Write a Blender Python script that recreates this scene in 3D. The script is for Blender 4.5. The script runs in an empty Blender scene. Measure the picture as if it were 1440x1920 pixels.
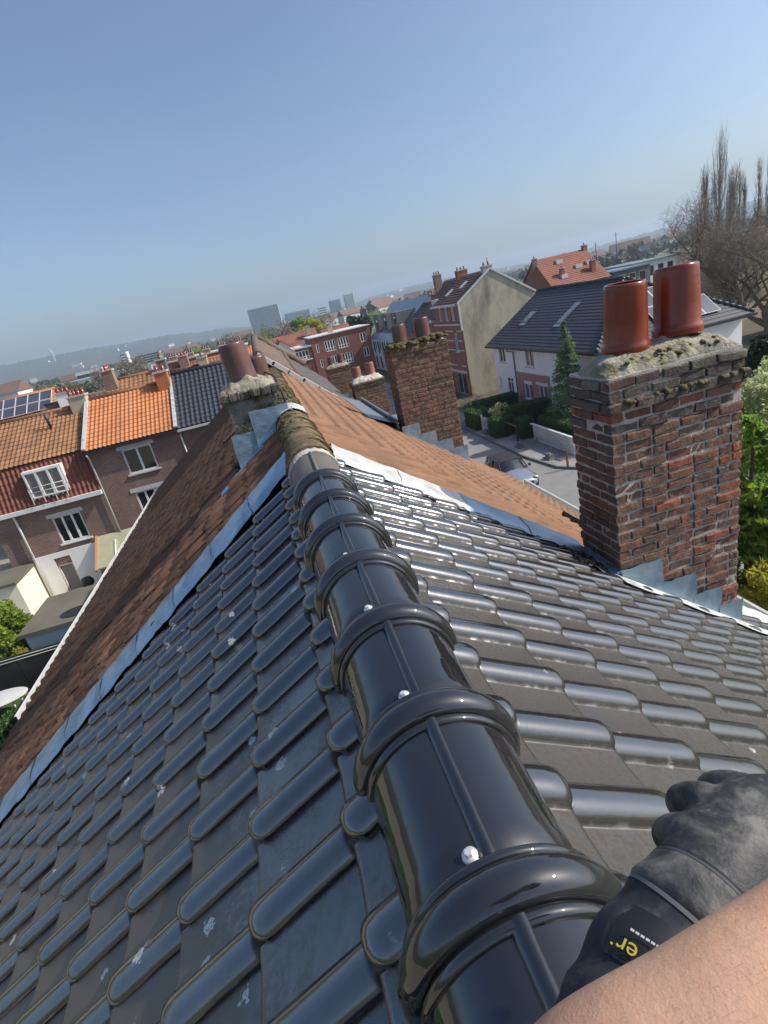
import bpy, math, random
import numpy as np
from mathutils import Vector, Matrix

rnd = random.Random(7)
R = math.radians
scene = bpy.context.scene
COL = scene.collection

# ------------------------------------------------------------------ camera
CAM = Vector((-0.1252, 0.0, 0.8364))
PITCH, ROLL, YAW = R(20.873), R(12.982), R(8.434)
fw = Vector((math.sin(YAW) * math.cos(PITCH), math.cos(YAW) * math.cos(PITCH), -math.sin(PITCH)))
r0 = Vector((math.cos(YAW), -math.sin(YAW), 0))
d0 = fw.cross(r0)
rt = math.cos(ROLL) * r0 + math.sin(ROLL) * d0
dn = -math.sin(ROLL) * r0 + math.cos(ROLL) * d0
cd = bpy.data.cameras.new('camera')
cd.sensor_fit = 'HORIZONTAL'
cd.sensor_width = 36.0
cd.lens = 1011.1 / 1440 * 36
cd.clip_start = 0.02
cd.clip_end = 20000
cam = bpy.data.objects.new('camera', cd)
COL.objects.link(cam)
cam.matrix_world = Matrix(((rt.x, -dn.x, -fw.x, CAM.x), (rt.y, -dn.y, -fw.y, CAM.y),
                           (rt.z, -dn.z, -fw.z, CAM.z), (0, 0, 0, 1)))
scene.camera = cam

# ------------------------------------------------------------------ sky, sun, exposure
SUN_EL, SUN_AZ = R(41), R(-12)            # azimuth counted from +X towards +Y
S = Vector((math.cos(SUN_AZ) * math.cos(SUN_EL), math.sin(SUN_AZ) * math.cos(SUN_EL), math.sin(SUN_EL)))
w = bpy.data.worlds.new('World')
scene.world = w
w.use_nodes = True
nt = w.node_tree
sky = nt.nodes.new('ShaderNodeTexSky')
sky.sky_type = 'NISHITA'
sky.sun_disc = False
sky.sun_elevation = SUN_EL
sky.sun_rotation = R(90) - SUN_AZ
sky.altitude = 0
sky.air_density = 1.0
sky.dust_density = 2.8
sky.ozone_density = 4.6
nt.nodes['Background'].inputs['Strength'].default_value = 0.122
# faint uneven veil of high haze
wtc = nt.nodes.new('ShaderNodeTexCoord'); wmp = nt.nodes.new('ShaderNodeMapping'); wmp.inputs['Scale'].default_value = (1.2, 1.2, 4.0)
wno = nt.nodes.new('ShaderNodeTexNoise'); wno.inputs['Scale'].default_value = 1.6; wno.inputs['Detail'].default_value = 5; wno.inputs['Roughness'].default_value = .5; wno.inputs['Distortion'].default_value = .6
wrm = nt.nodes.new('ShaderNodeMapRange'); wrm.inputs['From Min'].default_value = .3; wrm.inputs['From Max'].default_value = .7; wrm.inputs['To Min'].default_value = 0.0; wrm.inputs['To Max'].default_value = 0.06
wmx = nt.nodes.new('ShaderNodeMix'); wmx.data_type = 'RGBA'; wmx.inputs[7].default_value = (4.6, 5.1, 5.4, 1)
nt.links.new(wtc.outputs['Generated'], wmp.inputs[0]); nt.links.new(wmp.outputs[0], wno.inputs['Vector']); nt.links.new(wno.outputs['Fac'], wrm.inputs[0])
nt.links.new(wrm.outputs[0], wmx.inputs[0]); nt.links.new(sky.outputs[0], wmx.inputs[6])
nt.links.new(wmx.outputs[2], nt.nodes['Background'].inputs['Color'])
sl = bpy.data.lights.new('sun', 'SUN')
sl.energy = 3.9
sl.angle = R(0.53)
sl.color = (1.0, 0.93, 0.83)
so = bpy.data.objects.new('sun', sl)
COL.objects.link(so)
so.rotation_euler = S.to_track_quat('Z', 'Y').to_euler()
so.location = (40, 10, 60)
vs = scene.view_settings
vs.view_transform = 'Standard'
vs.look = 'None'
vs.gamma = 1
vs.exposure = 0.38
vs.use_curve_mapping = False
scene.cycles.max_bounces = 8
scene.cycles.volume_bounces = 1
scene.cycles.use_denoising = True

# ------------------------------------------------------------------ helpers
def link(o, parent=None):
    COL.objects.link(o)
    if parent is not None:
        o.parent = parent
    return o

def tag(o, label=None, cat=None, group=None, kind=None):
    if label: o['label'] = label
    if cat: o['category'] = cat
    if group: o['group'] = group
    if kind: o['kind'] = kind
    return o

def thing(name, label, cat, loc=(0, 0, 0), group=None):
    o = bpy.data.objects.new(name, None)
    o.location = loc
    o.empty_display_size = 0.2
    link(o)
    return tag(o, label, cat, group)

def put(name, me, parent=None, mw=None):
    """link a mesh object; mw is its world matrix, kept also under a parent Empty that only has a location"""
    o = bpy.data.objects.new(name, me)
    link(o, parent)
    m = mw if mw is not None else Matrix.Identity(4)
    if parent is not None:
        p = parent
        off = Vector((0, 0, 0))
        while p is not None:
            off += p.location
            p = p.parent
        m = Matrix.Translation(-off) @ m
    o.matrix_local = m if parent is None else m
    return o

class MB:
    """collects geometry for one mesh"""
    def __init__(s):
        s.v = []; s.f = []; s.sm = []; s.mi = []; s.cur = 0
    def add(s, vs_, fs_, smooth=False):
        n = len(s.v)
        s.v.extend([tuple(map(float, x)) for x in vs_])
        for f in fs_:
            s.f.append([n + i for i in f]); s.sm.append(smooth); s.mi.append(s.cur)
        return s
    def box(s, a, b, M=None, taper=0):
        x0, y0, z0 = a; x1, y1, z1 = b
        vv = [(x0, y0, z0), (x1, y0, z0), (x1, y1, z0), (x0, y1, z0), (x0, y0, z1), (x1, y0, z1), (x1, y1, z1), (x0, y1, z1)]
        if M is not None: vv = [M @ Vector(q) for q in vv]
        return s.add(vv, [(3, 2, 1, 0), (4, 5, 6, 7), (0, 1, 5, 4), (1, 2, 6, 5), (2, 3, 7, 6), (3, 0, 4, 7)])
    def beam(s, p, q, w_, h_, up=(0, 0, 1)):
        p = Vector(p); q = Vector(q); d = q - p; L = d.length; d /= L
        u = Vector(up); x = d.cross(u)
        if x.length < 1e-4: x = d.cross(Vector((1, 0, 0)))
        x.normalize(); z = x.cross(d)
        M = Matrix(((x.x, d.x, z.x, p.x), (x.y, d.y, z.y, p.y), (x.z, d.z, z.z, p.z), (0, 0, 0, 1)))
        return s.box((-w_ / 2, 0, -h_ / 2), (w_ / 2, L, h_ / 2), M)
    def tube(s, pts, rad, n=8, caps=True, smooth=True):
        pts = [Vector(p) for p in pts]
        if not hasattr(rad, '__len__'): rad = [rad] * len(pts)
        vv = []; ff = []
        t0 = (pts[1] - pts[0]).normalized()
        ref = Vector((0, 0, 1)) if abs(t0.z) < .9 else Vector((1, 0, 0))
        for i, p in enumerate(pts):
            a = pts[max(i - 1, 0)]; b = pts[min(i + 1, len(pts) - 1)]
            t = (b - a).normalized()
            x = t.cross(ref)
            if x.length < 1e-3: x = t.cross(Vector((0, 1, 0)))
            x.normalize(); y = x.cross(t)
            for k in range(n):
                an = 2 * math.pi * k / n
                vv.append(p + (x * math.cos(an) + y * math.sin(an)) * rad[i])
        for i in range(len(pts) - 1):
            for k in range(n):
                k2 = (k + 1) % n
                ff.append((i * n + k, i * n + k2, (i + 1) * n + k2, (i + 1) * n + k))
        s.add(vv, ff, smooth)
        if caps:
            m = len(s.v) - len(vv)
            s.f.append([m + k for k in range(n)][::-1]); s.sm.append(False); s.mi.append(s.cur)
            e = m + (len(pts) - 1) * n
            s.f.append([e + k for k in range(n)]); s.sm.append(False); s.mi.append(s.cur)
        return s
    def lathe(s, prof, n=24, c=(0, 0, 0), M=None, smooth=True):
        vv = []; ff = []
        for (r_, z_) in prof:
            for k in range(n):
                an = 2 * math.pi * k / n
                q = Vector((c[0] + r_ * math.cos(an), c[1] + r_ * math.sin(an), c[2] + z_))
                vv.append(M @ q if M is not None else q)
        for i in range(len(prof) - 1):
            for k in range(n):
                k2 = (k + 1) % n
                ff.append((i * n + k, i * n + k2, (i + 1) * n + k2, (i + 1) * n + k))
        return s.add(vv, ff, smooth)
    def quad(s, a, b, c, d, smooth=False):
        return s.add([a, b, c, d], [(0, 1, 2, 3)], smooth)
    def prism(s, poly, dvec):
        n = len(poly); d = Vector(dvec)
        vv = [Vector(p) for p in poly] + [Vector(p) + d for p in poly]
        ff = [tuple(range(n))[::-1], tuple(range(n, 2 * n))] + [(i, (i + 1) % n, n + (i + 1) % n, n + i) for i in range(n)]
        return s.add(vv, ff)
    def mesh(s, name, mats):
        me = bpy.data.meshes.new(name)
        me.from_pydata(s.v, [], s.f)
        if not isinstance(mats, (list, tuple)): mats = [mats]
        for m in mats: me.materials.append(m)
        me.polygons.foreach_set('use_smooth', s.sm)
        if len(mats) > 1: me.polygons.foreach_set('material_index', s.mi)
        me.update()
        return me
    def build(s, name, mats, parent=None, mw=None):
        return put(name, s.mesh(name, mats), parent, mw)

def np_mesh(name, V, F, mat, smooth=False):
    """fast mesh from numpy arrays; F is (n,4) or (n,3)"""
    V = np.asarray(V, np.float32); F = np.asarray(F, np.int32)
    me = bpy.data.meshes.new(name)
    n, k = F.shape
    me.vertices.add(len(V)); me.vertices.foreach_set('co', V.ravel())
    me.loops.add(n * k); me.loops.foreach_set('vertex_index', F.ravel())
    me.polygons.add(n)
    me.polygons.foreach_set('loop_start', np.arange(0, n * k, k, dtype=np.int32))
    me.polygons.foreach_set('loop_total', np.full(n, k, np.int32))
    me.polygons.foreach_set('use_smooth', np.full(n, smooth))
    if mat is not None: me.materials.append(mat)
    me.update(calc_edges=True); me.validate()
    return me

# ------------------------------------------------------------------ materials
def newmat(name):
    m = bpy.data.materials.new(name)
    m.use_nodes = True
    t = m.node_tree
    return m, t, t.nodes['Principled BSDF']

def N(t, typ, **kw):
    n = t.nodes.new(typ)
    for k, v in kw.items():
        if k in n.inputs: n.inputs[k].default_value = v
        else: setattr(n, k, v)
    return n

def ramp(t, fac, stops):
    r = t.nodes.new('ShaderNodeValToRGB')
    e = r.color_ramp.elements
    while len(e) < len(stops): e.new(0.5)
    for i, (p, c) in enumerate(stops):
        e[i].position = p
        e[i].color = (*c, 1) if hasattr(c, '__len__') else (c, c, c, 1)
    t.links.new(fac, r.inputs[0])
    return r.outputs[0]

def mixc(t, f, a, b, mode='MIX'):
    n = t.nodes.new('ShaderNodeMix'); n.data_type = 'RGBA'; n.blend_type = mode
    for s_, v in ((0, f), (6, a), (7, b)):
        if hasattr(v, 'links'): t.links.new(v, n.inputs[s_])
        else: n.inputs[s_].default_value = v if s_ == 0 else (*v, 1)
    return n.outputs[2]

def mth(t, op, a, b=0.5, c=None):
    n = t.nodes.new('ShaderNodeMath'); n.operation = op
    for i, v in enumerate((a, b, c)):
        if v is None: continue
        if hasattr(v, 'links'): t.links.new(v, n.inputs[i])
        else: n.inputs[i].default_value = v
    return n.outputs[0]

def coord(t, kind, scale=(1, 1, 1)):
    if kind == 'pos':
        o = N(t, 'ShaderNodeNewGeometry').outputs['Position']
    else:
        o = N(t, 'ShaderNodeTexCoord').outputs['Object']
    if tuple(scale) != (1, 1, 1):
        m = N(t, 'ShaderNodeMapping'); m.inputs['Scale'].default_value = scale
        t.links.new(o, m.inputs[0]); o = m.outputs[0]
    return o

def noise(t, vec, scale, detail=5, rough=.55, dist=0):
    n = N(t, 'ShaderNodeTexNoise')
    n.inputs['Scale'].default_value = scale; n.inputs['Detail'].default_value = detail
    n.inputs['Roughness'].default_value = rough; n.inputs['Distortion'].default_value = dist
    t.links.new(vec, n.inputs['Vector'])
    return n.outputs['Fac']

def bump(t, h, strength, dist=.01, prev=None):
    b = N(t, 'ShaderNodeBump'); b.inputs['Strength'].default_value = strength; b.inputs['Distance'].default_value = dist
    t.links.new(h, b.inputs['Height'])
    if prev is not None: t.links.new(prev, b.inputs['Normal'])
    return b.outputs[0]

def nmat(name, stops, scale=3.0, rough=.8, metal=0.0, bmp=0.0, bscale=30, bdist=.01, detail=5, var=0.0, kind='pos', sc=(1, 1, 1),
         spec=.5, stain=None, stscale=1.0, stth=(.5, .7)):
    m, t, b = newmat(name)
    v = coord(t, kind, sc)
    n = noise(t, v, scale, detail)
    k = len(stops)
    c = ramp(t, n, [(.25 + .5 * i / max(1, k - 1), s_) for i, s_ in enumerate(stops)])
    if stain is not None:
        c = mixc(t, ramp(t, noise(t, v, stscale, 7, .65), [(stth[0], 0.0), (stth[1], 1.0)]), c, stain)
    if var:
        oi = N(t, 'ShaderNodeObjectInfo').outputs['Random']
        hs = N(t, 'ShaderNodeHueSaturation')
        t.links.new(mth(t, 'MULTIPLY_ADD', oi, 2 * var, 1 - var), hs.inputs['Value'])
        t.links.new(c, hs.inputs['Color']); c = hs.outputs[0]
    t.links.new(c, b.inputs['Base Color'])
    b.inputs['Roughness'].default_value = rough; b.inputs['Metallic'].default_value = metal
    b.inputs['Specular IOR Level'].default_value = spec
    if bmp: t.links.new(bump(t, noise(t, v, bscale, 6, .6), bmp, bdist), b.inputs['Normal'])
    return m

def leafmat(name, c1, c2, trans=.35, rough=.55):
    m, t, b = newmat(name)
    v = coord(t, 'pos')
    c = ramp(t, noise(t, v, 2.5, 4), [(.3, c1), (.7, c2)])
    t.links.new(c, b.inputs['Base Color']); b.inputs['Roughness'].default_value = rough
    tr = N(t, 'ShaderNodeBsdfTranslucent'); t.links.new(c, tr.inputs[0])
    mx = N(t, 'ShaderNodeMixShader'); mx.inputs[0].default_value = trans
    t.links.new(b.outputs[0], mx.inputs[1]); t.links.new(tr.outputs[0], mx.inputs[2])
    t.links.new(mx.outputs[0], t.nodes['Material Output'].inputs[0])
    return m

def glaze(name, rough, dusty, lichen, dustcol=(.085, .068, .05), pan=True, ior=2.1, lowdirt=False):
    """black glazed clay: gloss with dust lying in the pans and pale lichen spots"""
    m, t, b = newmat(name)
    p = coord(t, 'pos'); oc = N(t, 'ShaderNodeTexCoord').outputs['Object']
    oi = N(t, 'ShaderNodeObjectInfo').outputs['Random']
    base = ramp(t, oi, [(0, (.010, .011, .013)), (1, (.020, .021, .024))])
    d = ramp(t, noise(t, p, 3.2, 7, .7, .6), [(.5 - dusty * .42, 0.0), (.78 - dusty * .35, min(1, dusty * 8))])
    d = mth(t, 'MULTIPLY', d, ramp(t, noise(t, p, 70, 4, .7), [(.30, .45), (.62, 1.0)]))
    if pan:
        sx = N(t, 'ShaderNodeSeparateXYZ'); t.links.new(oc, sx.inputs[0])
        pm = ramp(t, mth(t, 'MULTIPLY', sx.outputs[0], 4.0), [(.56, 1.0), (.66, .04)])
        d = mth(t, 'MULTIPLY', d, pm)
    if lowdirt:      # more grime towards the eaves, where the water carries it
        sz = N(t, 'ShaderNodeSeparateXYZ'); t.links.new(p, sz.inputs[0])
        lowm = ramp(t, mth(t, 'MULTIPLY_ADD', sz.outputs[2], -1.0, mth(t, 'MULTIPLY', noise(t, p, 2.0, 5, .6), .9)), [(.85, 0.0), (1.0, 1.0)])
        d = mth(t, 'MAXIMUM', d, mth(t, 'MULTIPLY', mth(t, 'MULTIPLY', lowm, pm), .8))
    d = mth(t, 'MULTIPLY', d, min(1, .35 + dusty * .75))
    col = mixc(t, d, base, dustcol)
    if pan:       # grime in the joints: beside the roll and along the lower edge
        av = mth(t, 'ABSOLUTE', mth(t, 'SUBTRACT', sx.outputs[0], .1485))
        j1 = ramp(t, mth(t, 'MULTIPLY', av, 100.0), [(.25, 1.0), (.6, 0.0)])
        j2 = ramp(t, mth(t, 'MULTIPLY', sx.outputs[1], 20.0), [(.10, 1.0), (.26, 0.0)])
        j3 = ramp(t, mth(t, 'SUBTRACT', sx.outputs[1], .296), [(.0, 0.0), (.010, 1.0)])  # painted shadow line with dirt, just below the nose of the tile above
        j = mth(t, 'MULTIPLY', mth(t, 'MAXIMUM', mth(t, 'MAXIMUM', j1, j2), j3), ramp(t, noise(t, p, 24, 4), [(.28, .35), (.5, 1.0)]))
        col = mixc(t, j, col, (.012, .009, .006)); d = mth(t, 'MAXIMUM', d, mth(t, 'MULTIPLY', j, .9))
    ro = mth(t, 'MULTIPLY_ADD', d, .55, rough)
    if lichen:
        vo = N(t, 'ShaderNodeTexVoronoi'); vo.inputs['Scale'].default_value = 9; vo.inputs['Randomness'].default_value = 1
        wv = mixc(t, .045, p, N(t, 'ShaderNodeTexNoise', Scale=22.0).outputs['Color'])
        t.links.new(wv, vo.inputs['Vector'])
        spot = ramp(t, vo.outputs['Distance'], [(.03, .25), (.10, 1.0), (.15, 1.0), (.18, 0.0)])
        core = ramp(t, noise(t, p, 160, 3, .7), [(.34, .0), (.44, 1.0)])
        keep = ramp(t, noise(t, p, 2.4, 4, .6), [(.60 - lichen * .2, 0.0), (.66 - lichen * .2, 1.0)])
        sc_ = N(t, 'ShaderNodeSeparateColor'); t.links.new(vo.outputs['Color'], sc_.inputs[0])
        keep = mth(t, 'MULTIPLY', keep, ramp(t, sc_.outputs[0], [(.55, 0.0), (.6, 1.0)]))
        f = mth(t, 'MULTIPLY', mth(t, 'MULTIPLY', spot, core), keep)
        col = mixc(t, f, col, (.55, .58, .55)); ro = mth(t, 'MAXIMUM', ro, mth(t, 'MULTIPLY', f, .85))
        gr = ramp(t, noise(t, p, 11, 5, .7), [(.66, 0.0), (.76, .55)])
        col = mixc(t, mth(t, 'MULTIPLY', gr, keep), col, (.07, .075, .03))
    t.links.new(col, b.inputs['Base Color']); t.links.new(ro, b.inputs['Roughness'])
    b.inputs['IOR'].default_value = ior
    t.links.new(mth(t, 'MULTIPLY_ADD', d, -.44, .5), b.inputs['Specular IOR Level'])
    nb = bump(t, noise(t, p, 9, 3), .08, .02)
    t.links.new(nb, b.inputs['Normal'])
    return m

def brickwall(name, c1, c2, mortar, axis='xz', stain=None):
    m, t, b = newmat(name)
    p = coord(t, 'pos')
    sx = N(t, 'ShaderNodeSeparateXYZ'); t.links.new(p, sx.inputs[0])
    cb = N(t, 'ShaderNodeCombineXYZ')
    t.links.new(sx.outputs['X' if axis == 'xz' else 'Y'], cb.inputs[0]); t.links.new(sx.outputs['Z'], cb.inputs[1])
    br = N(t, 'ShaderNodeTexBrick')
    br.inputs['Scale'].default_value = 1.0; br.inputs['Brick Width'].default_value = .22; br.inputs['Row Height'].default_value = .072
    br.inputs['Mortar Size'].default_value = .010; br.inputs['Bias'].default_value = 0
    br.inputs['Color1'].default_value = (*c1, 1); br.inputs['Color2'].default_value = (*c2, 1); br.inputs['Mortar'].default_value = (*mortar, 1)
    t.links.new(cb.outputs[0], br.inputs['Vector'])
    c = mixc(t, ramp(t, noise(t, p, 1.1, 6, .6), [(.4, 0.0), (.8, .55)]), br.outputs['Color'], stain or tuple(x * .55 for x in c1))
    t.links.new(c, b.inputs['Base Color']); b.inputs['Roughness'].default_value = .9
    t.links.new(bump(t, br.outputs['Fac'], -.35, .01), b.inputs['Normal'])
    return m

def paint(name, col, rough=.5, metal=0, spec=.5):
    m, t, b = newmat(name)
    c = ramp(t, noise(t, coord(t, 'pos'), 2.2, 6, .6), [(.25, tuple(x * .82 for x in col)), (.7, col)])
    t.links.new(c, b.inputs['Base Color'])
    b.inputs['Roughness'].default_value = rough; b.inputs['Metallic'].default_value = metal; b.inputs['Specular IOR Level'].default_value = spec
    return m

M = {}
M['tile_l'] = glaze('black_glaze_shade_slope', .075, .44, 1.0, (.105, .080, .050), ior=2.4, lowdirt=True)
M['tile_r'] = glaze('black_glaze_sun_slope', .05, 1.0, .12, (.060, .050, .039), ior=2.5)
M['ridge'] = glaze('black_glaze_ridge', .022, .012, 0, pan=False, ior=1.85)
M['ridge_old'] = glaze('dusty_black_ridge', .22, .75, 0, (.16, .14, .11), pan=False)
M['felt'] = nmat('roofing_felt', [(.012, .012, .013), (.03, .03, .03)], 8, .8)
def oldclay(name, stops, moss, th, lich, lth, var, groove=0):
    m, t, b = newmat(name)
    p = coord(t, 'pos')
    c = ramp(t, noise(t, p, 2.2, 7, .65), [(.25 + .5 * i / (len(stops) - 1), s_) for i, s_ in enumerate(stops)])
    oi = N(t, 'ShaderNodeObjectInfo').outputs['Random']
    hs = N(t, 'ShaderNodeHueSaturation')
    t.links.new(mth(t, 'MULTIPLY_ADD', oi, 2 * var, 1 - var), hs.inputs['Value']); t.links.new(c, hs.inputs['Color'])
    c = mixc(t, ramp(t, noise(t, p, 6.0, 7, .7), [(th, 0.0), (th + .15, .9)]), hs.outputs[0], moss)
    c = mixc(t, ramp(t, noise(t, p, 26, 6, .75), [(lth, 0.0), (lth + .06, .85)]), c, lich)
    if groove:       # dirt lying in the pan of every tile and under its lower edge
        sx = N(t, 'ShaderNodeSeparateXYZ'); t.links.new(N(t, 'ShaderNodeTexCoord').outputs['Object'], sx.inputs[0])
        g = mth(t, 'COSINE', mth(t, 'MULTIPLY', mth(t, 'SUBTRACT', sx.outputs[0], .066), 2 * math.pi / .205))
        g = ramp(t, g, [(.15, 0.0), (.95, groove)])
        c = mixc(t, mth(t, 'MULTIPLY', g, ramp(t, noise(t, p, 3, 4), [(.3, .5), (.6, 1.0)])), c, (.085, .052, .036))
    t.links.new(c, b.inputs['Base Color']); b.inputs['Roughness'].default_value = .93; b.inputs['Specular IOR Level'].default_value = .25
    t.links.new(bump(t, noise(t, p, 45, 6, .7), .7, .012), b.inputs['Normal'])
    return m
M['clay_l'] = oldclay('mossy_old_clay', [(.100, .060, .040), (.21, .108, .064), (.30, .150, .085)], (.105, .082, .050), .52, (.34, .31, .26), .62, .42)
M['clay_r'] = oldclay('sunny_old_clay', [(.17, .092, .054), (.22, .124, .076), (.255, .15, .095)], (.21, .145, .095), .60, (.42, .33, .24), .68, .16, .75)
M['cap_old'] = oldclay('mossy_ridge_clay', [(.13, .085, .05), (.20, .14, .09), (.26, .20, .14)], (.085, .075, .035), .42, (.36, .33, .25), .60, .15)
M['zinc'] = nmat('lead_flashing', [(.19, .28, .37), (.29, .40, .51), (.38, .49, .60)], 5, .38, .6, .6, 10, .02, stain=(.46, .54, .61), stscale=3, stth=(.58, .75))
M['zinc_w'] = nmat('weathered_white_flashing', [(.40, .42, .42), (.60, .61, .59)], 6, .65, .15, .5, 20, .02, stain=(.30, .30, .28), stscale=5)
M['mortar_b'] = nmat('brown_mortar', [(.15, .115, .085), (.22, .17, .13)], 9, .95, 0, .9, 60, .012)
M['mortar'] = nmat('grey_mortar', [(.30, .28, .24), (.46, .43, .38), (.54, .51, .46)], 9, .95, 0, .9, 60, .012)
M['flaunch'] = nmat('lichen_mortar', [(.20, .185, .14), (.31, .285, .215), (.41, .385, .30)], 7, .96, 0, 1.0, 40, .025,
                    stain=(.11, .105, .035), stscale=6.5, stth=(.54, .64))
M['moss'] = nmat('moss', [(.045, .042, .014), (.10, .085, .032), (.16, .13, .06)], 14, 1.0, 0, .8, 60)
M['bitumen'] = nmat('bitumen', [(.008, .008, .009), (.02, .02, .022)], 10, .25, 0, .6, 12, .02)
def brickmat(name, stops, lich, lth):
    m, t, b = newmat(name)
    p = coord(t, 'pos')
    oi = N(t, 'ShaderNodeObjectInfo').outputs['Random']
    c = ramp(t, oi, stops)
    c = mixc(t, ramp(t, noise(t, p, 9, 7, .7), [(.35, .6), (.60, 0.0)]), c, (.075, .056, .046))
    c = mixc(t, ramp(t, noise(t, p, 22, 7, .75), [(.60, 0.0), (.70, .8)]), c, (.42, .38, .31))
    c = mixc(t, ramp(t, noise(t, p, 5.5, 7, .7), [(lth, 0.0), (lth + .18, .85)]), c, lich)
    t.links.new(c, b.inputs['Base Color']); b.inputs['Roughness'].default_value = .92
    nb = bump(t, noise(t, p, 30, 6, .65), .9, .02)
    t.links.new(bump(t, noise(t, p, 130, 4, .7), .5, .006, nb), b.inputs['Normal'])
    return m
BST = [(0, (0.146, 0.078, 0.053)), (0.3, (0.213, 0.098, 0.062)), (0.5, (0.171, 0.102, 0.069)), (0.68, (0.226, 0.088, 0.056)), (0.82, (0.232, 0.14, 0.088)), (0.92, (0.275, 0.095, 0.056)), (1, (0.39, 0.12, 0.062))]
M['brick'] = brickmat('weathered_brick', BST, (.21, .195, .155), .58)
M['brick_top'] = brickmat('lichen_brick', [(0, (.085, .072, .060)), (.5, (.13, .115, .092)), (.85, (.085, .064, .054)), (1, (.17, .080, .060))], (.26, .245, .18), .52)
M['brick_b'] = brickmat('sandy_brick', [(0, (.12, .078, .055)), (.4, (.16, .098, .068)), (.7, (.19, .115, .078)), (1, (.24, .13, .085))], (.16, .145, .10), .62)
M['brick_orange'] = nmat('spalled_brick', [(.30, .09, .045), (.48, .17, .08)], 20, .95, 0, 1.0, 40, .03)
def potmat(name, c1, c2, rough=.16):
    m, t, b = newmat(name)
    p = coord(t, 'pos')
    c = ramp(t, noise(t, coord(t, 'pos', (3, 3, .8)), 3, 5, .6), [(.3, c1), (.7, c2)])
    c = mixc(t, ramp(t, noise(t, p, 60, 4), [(.62, 0.0), (.75, .35)]), c, (.03, .015, .012))
    t.links.new(c, b.inputs['Base Color']); b.inputs['Roughness'].default_value = rough
    t.links.new(bump(t, noise(t, coord(t, 'pos', (1, 1, 5)), 8, 3), .07, .02), b.inputs['Normal'])
    return m
M['pot'] = potmat('red_glazed_clay', (.17, .030, .016), (.27, .055, .026), .2)
M['pot_dark'] = potmat('brown_glazed_clay', (.085, .042, .036), (.15, .075, .06), .32)
M['pot_orange'] = potmat('orange_clay', (.22, .088, .060), (.30, .13, .088), .45)
M['pot_in'] = nmat('soot', [(.01, .009, .008), (.03, .025, .02)], 8, .95)
M['steel'] = paint('screw_steel', (.80, .81, .81), .35, .45)
M['slate_tile'] = nmat('dark_engobe_tile', [(.026, .031, .042), (.044, .050, .066)], 6, .50, 0, .2, 30)
M['slate_flat'] = nmat('dark_flat_tile', [(.026, .028, .040), (.046, .048, .062)], 3, .62, 0, .2, 30, sc=(.4, .4, 3))
M['orange_tile'] = nmat('orange_clay_tile', [(.33, .115, .040), (.46, .18, .07), (.52, .22, .09)], 1.2, .8, 0, .3, 30)
M['tan_tile'] = nmat('brown_orange_tile', [(.16, .080, .040), (.26, .13, .062), (.33, .17, .085)], 1.4, .85, 0, .3, 30)
M['red_tile'] = nmat('red_clay_tile', [(.12, .034, .020), (.22, .062, .032)], 3, .6, 0, .3, 30)
M['brown_tile'] = nmat('brown_concrete_tile', [(.075, .052, .042), (.14, .095, .075), (.18, .13, .10)], 2.5, .85, 0, .4, 30)
M['grey_tile'] = nmat('grey_concrete_tile', [(.06, .056, .054), (.11, .10, .095)], 2.5, .85, 0, .4, 30)
M['darkred_tile'] = nmat('dark_red_brown_tile', [(.075, .040, .034), (.125, .066, .054)], 1.5, .85, 0, .3, 10)
M['redroof'] = nmat('old_red_roof', [(.18, .075, .052), (.25, .105, .072), (.29, .13, .092)], .5, .9, 0, .3, 8, sc=(1, 1, .3))
M['wall_brown'] = brickwall('brown_brick_wall', (.19, .098, .076), (.26, .145, .108), (.34, .28, .24))
M['wall_red'] = brickwall('red_brick_wall', (.24, .072, .048), (.30, .095, .062), (.27, .16, .12))
M['wall_red_y'] = brickwall('red_brick_front', (.26, .085, .055), (.32, .11, .072), (.30, .2, .15), 'yz')
M['white'] = paint('white_paint', (.86, .86, .84), .5)
M['white_wall'] = nmat('white_render', [(.82, .82, .80), (.90, .90, .88)], .7, .9, 0, .1, 40, stain=(.55, .54, .50), stscale=.8, stth=(.6, .9))
M['cream_wall'] = nmat('cream_render', [(.78, .74, .60), (.86, .82, .68)], 1.2, .9, 0, .1, 40)
M['gable_wall'] = nmat('stained_cement_render', [(.36, .325, .235), (.48, .44, .325), (.54, .50, .38)], .35, .95, 0, .3, 10, stain=(.19, .172, .128), stscale=.5, stth=(.44, .66), sc=(1, 1, .45))
M['pink_wall'] = nmat('pink_brick_render', [(.36, .20, .19), (.45, .27, .25)], 1.5, .9)
M['grey_wall'] = nmat('pale_grey_render', [(.42, .45, .44), (.52, .55, .54)], .5, .85)
M['grey_dark'] = nmat('grey_plinth', [(.10, .11, .115), (.16, .17, .175)], .8, .8)
M['zincroof'] = nmat('zinc_roof', [(.20, .24, .27), (.32, .36, .40)], .6, .35, .7, .1, 4)
M['tan_wall'] = nmat('tan_render', [(.40, .33, .22), (.52, .43, .30)], .5, .9)
M['trim'] = paint('pale_trim', (.62, .62, .60), .6)
M['gutter'] = nmat('grey_gutter', [(.16, .18, .19), (.27, .29, .30)], 4, .45, .5)
M['darkmetal'] = nmat('dark_metal', [(.018, .019, .021), (.04, .041, .044)], 3, .5, .2)
def glassmat(name, col, rough=.05):
    m, t, b = newmat(name)
    c = ramp(t, noise(t, coord(t, 'pos'), .9, 3), [(.35, tuple(x * .6 for x in col)), (.7, col)])
    t.links.new(c, b.inputs['Base Color']); b.inputs['Roughness'].default_value = rough; b.inputs['Specular IOR Level'].default_value = .8
    return m
M['glass'] = glassmat('window_glass', (.030, .036, .036))
M['glass_curtain'] = glassmat('curtained_glass', (.22, .20, .20), .12)
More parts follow.
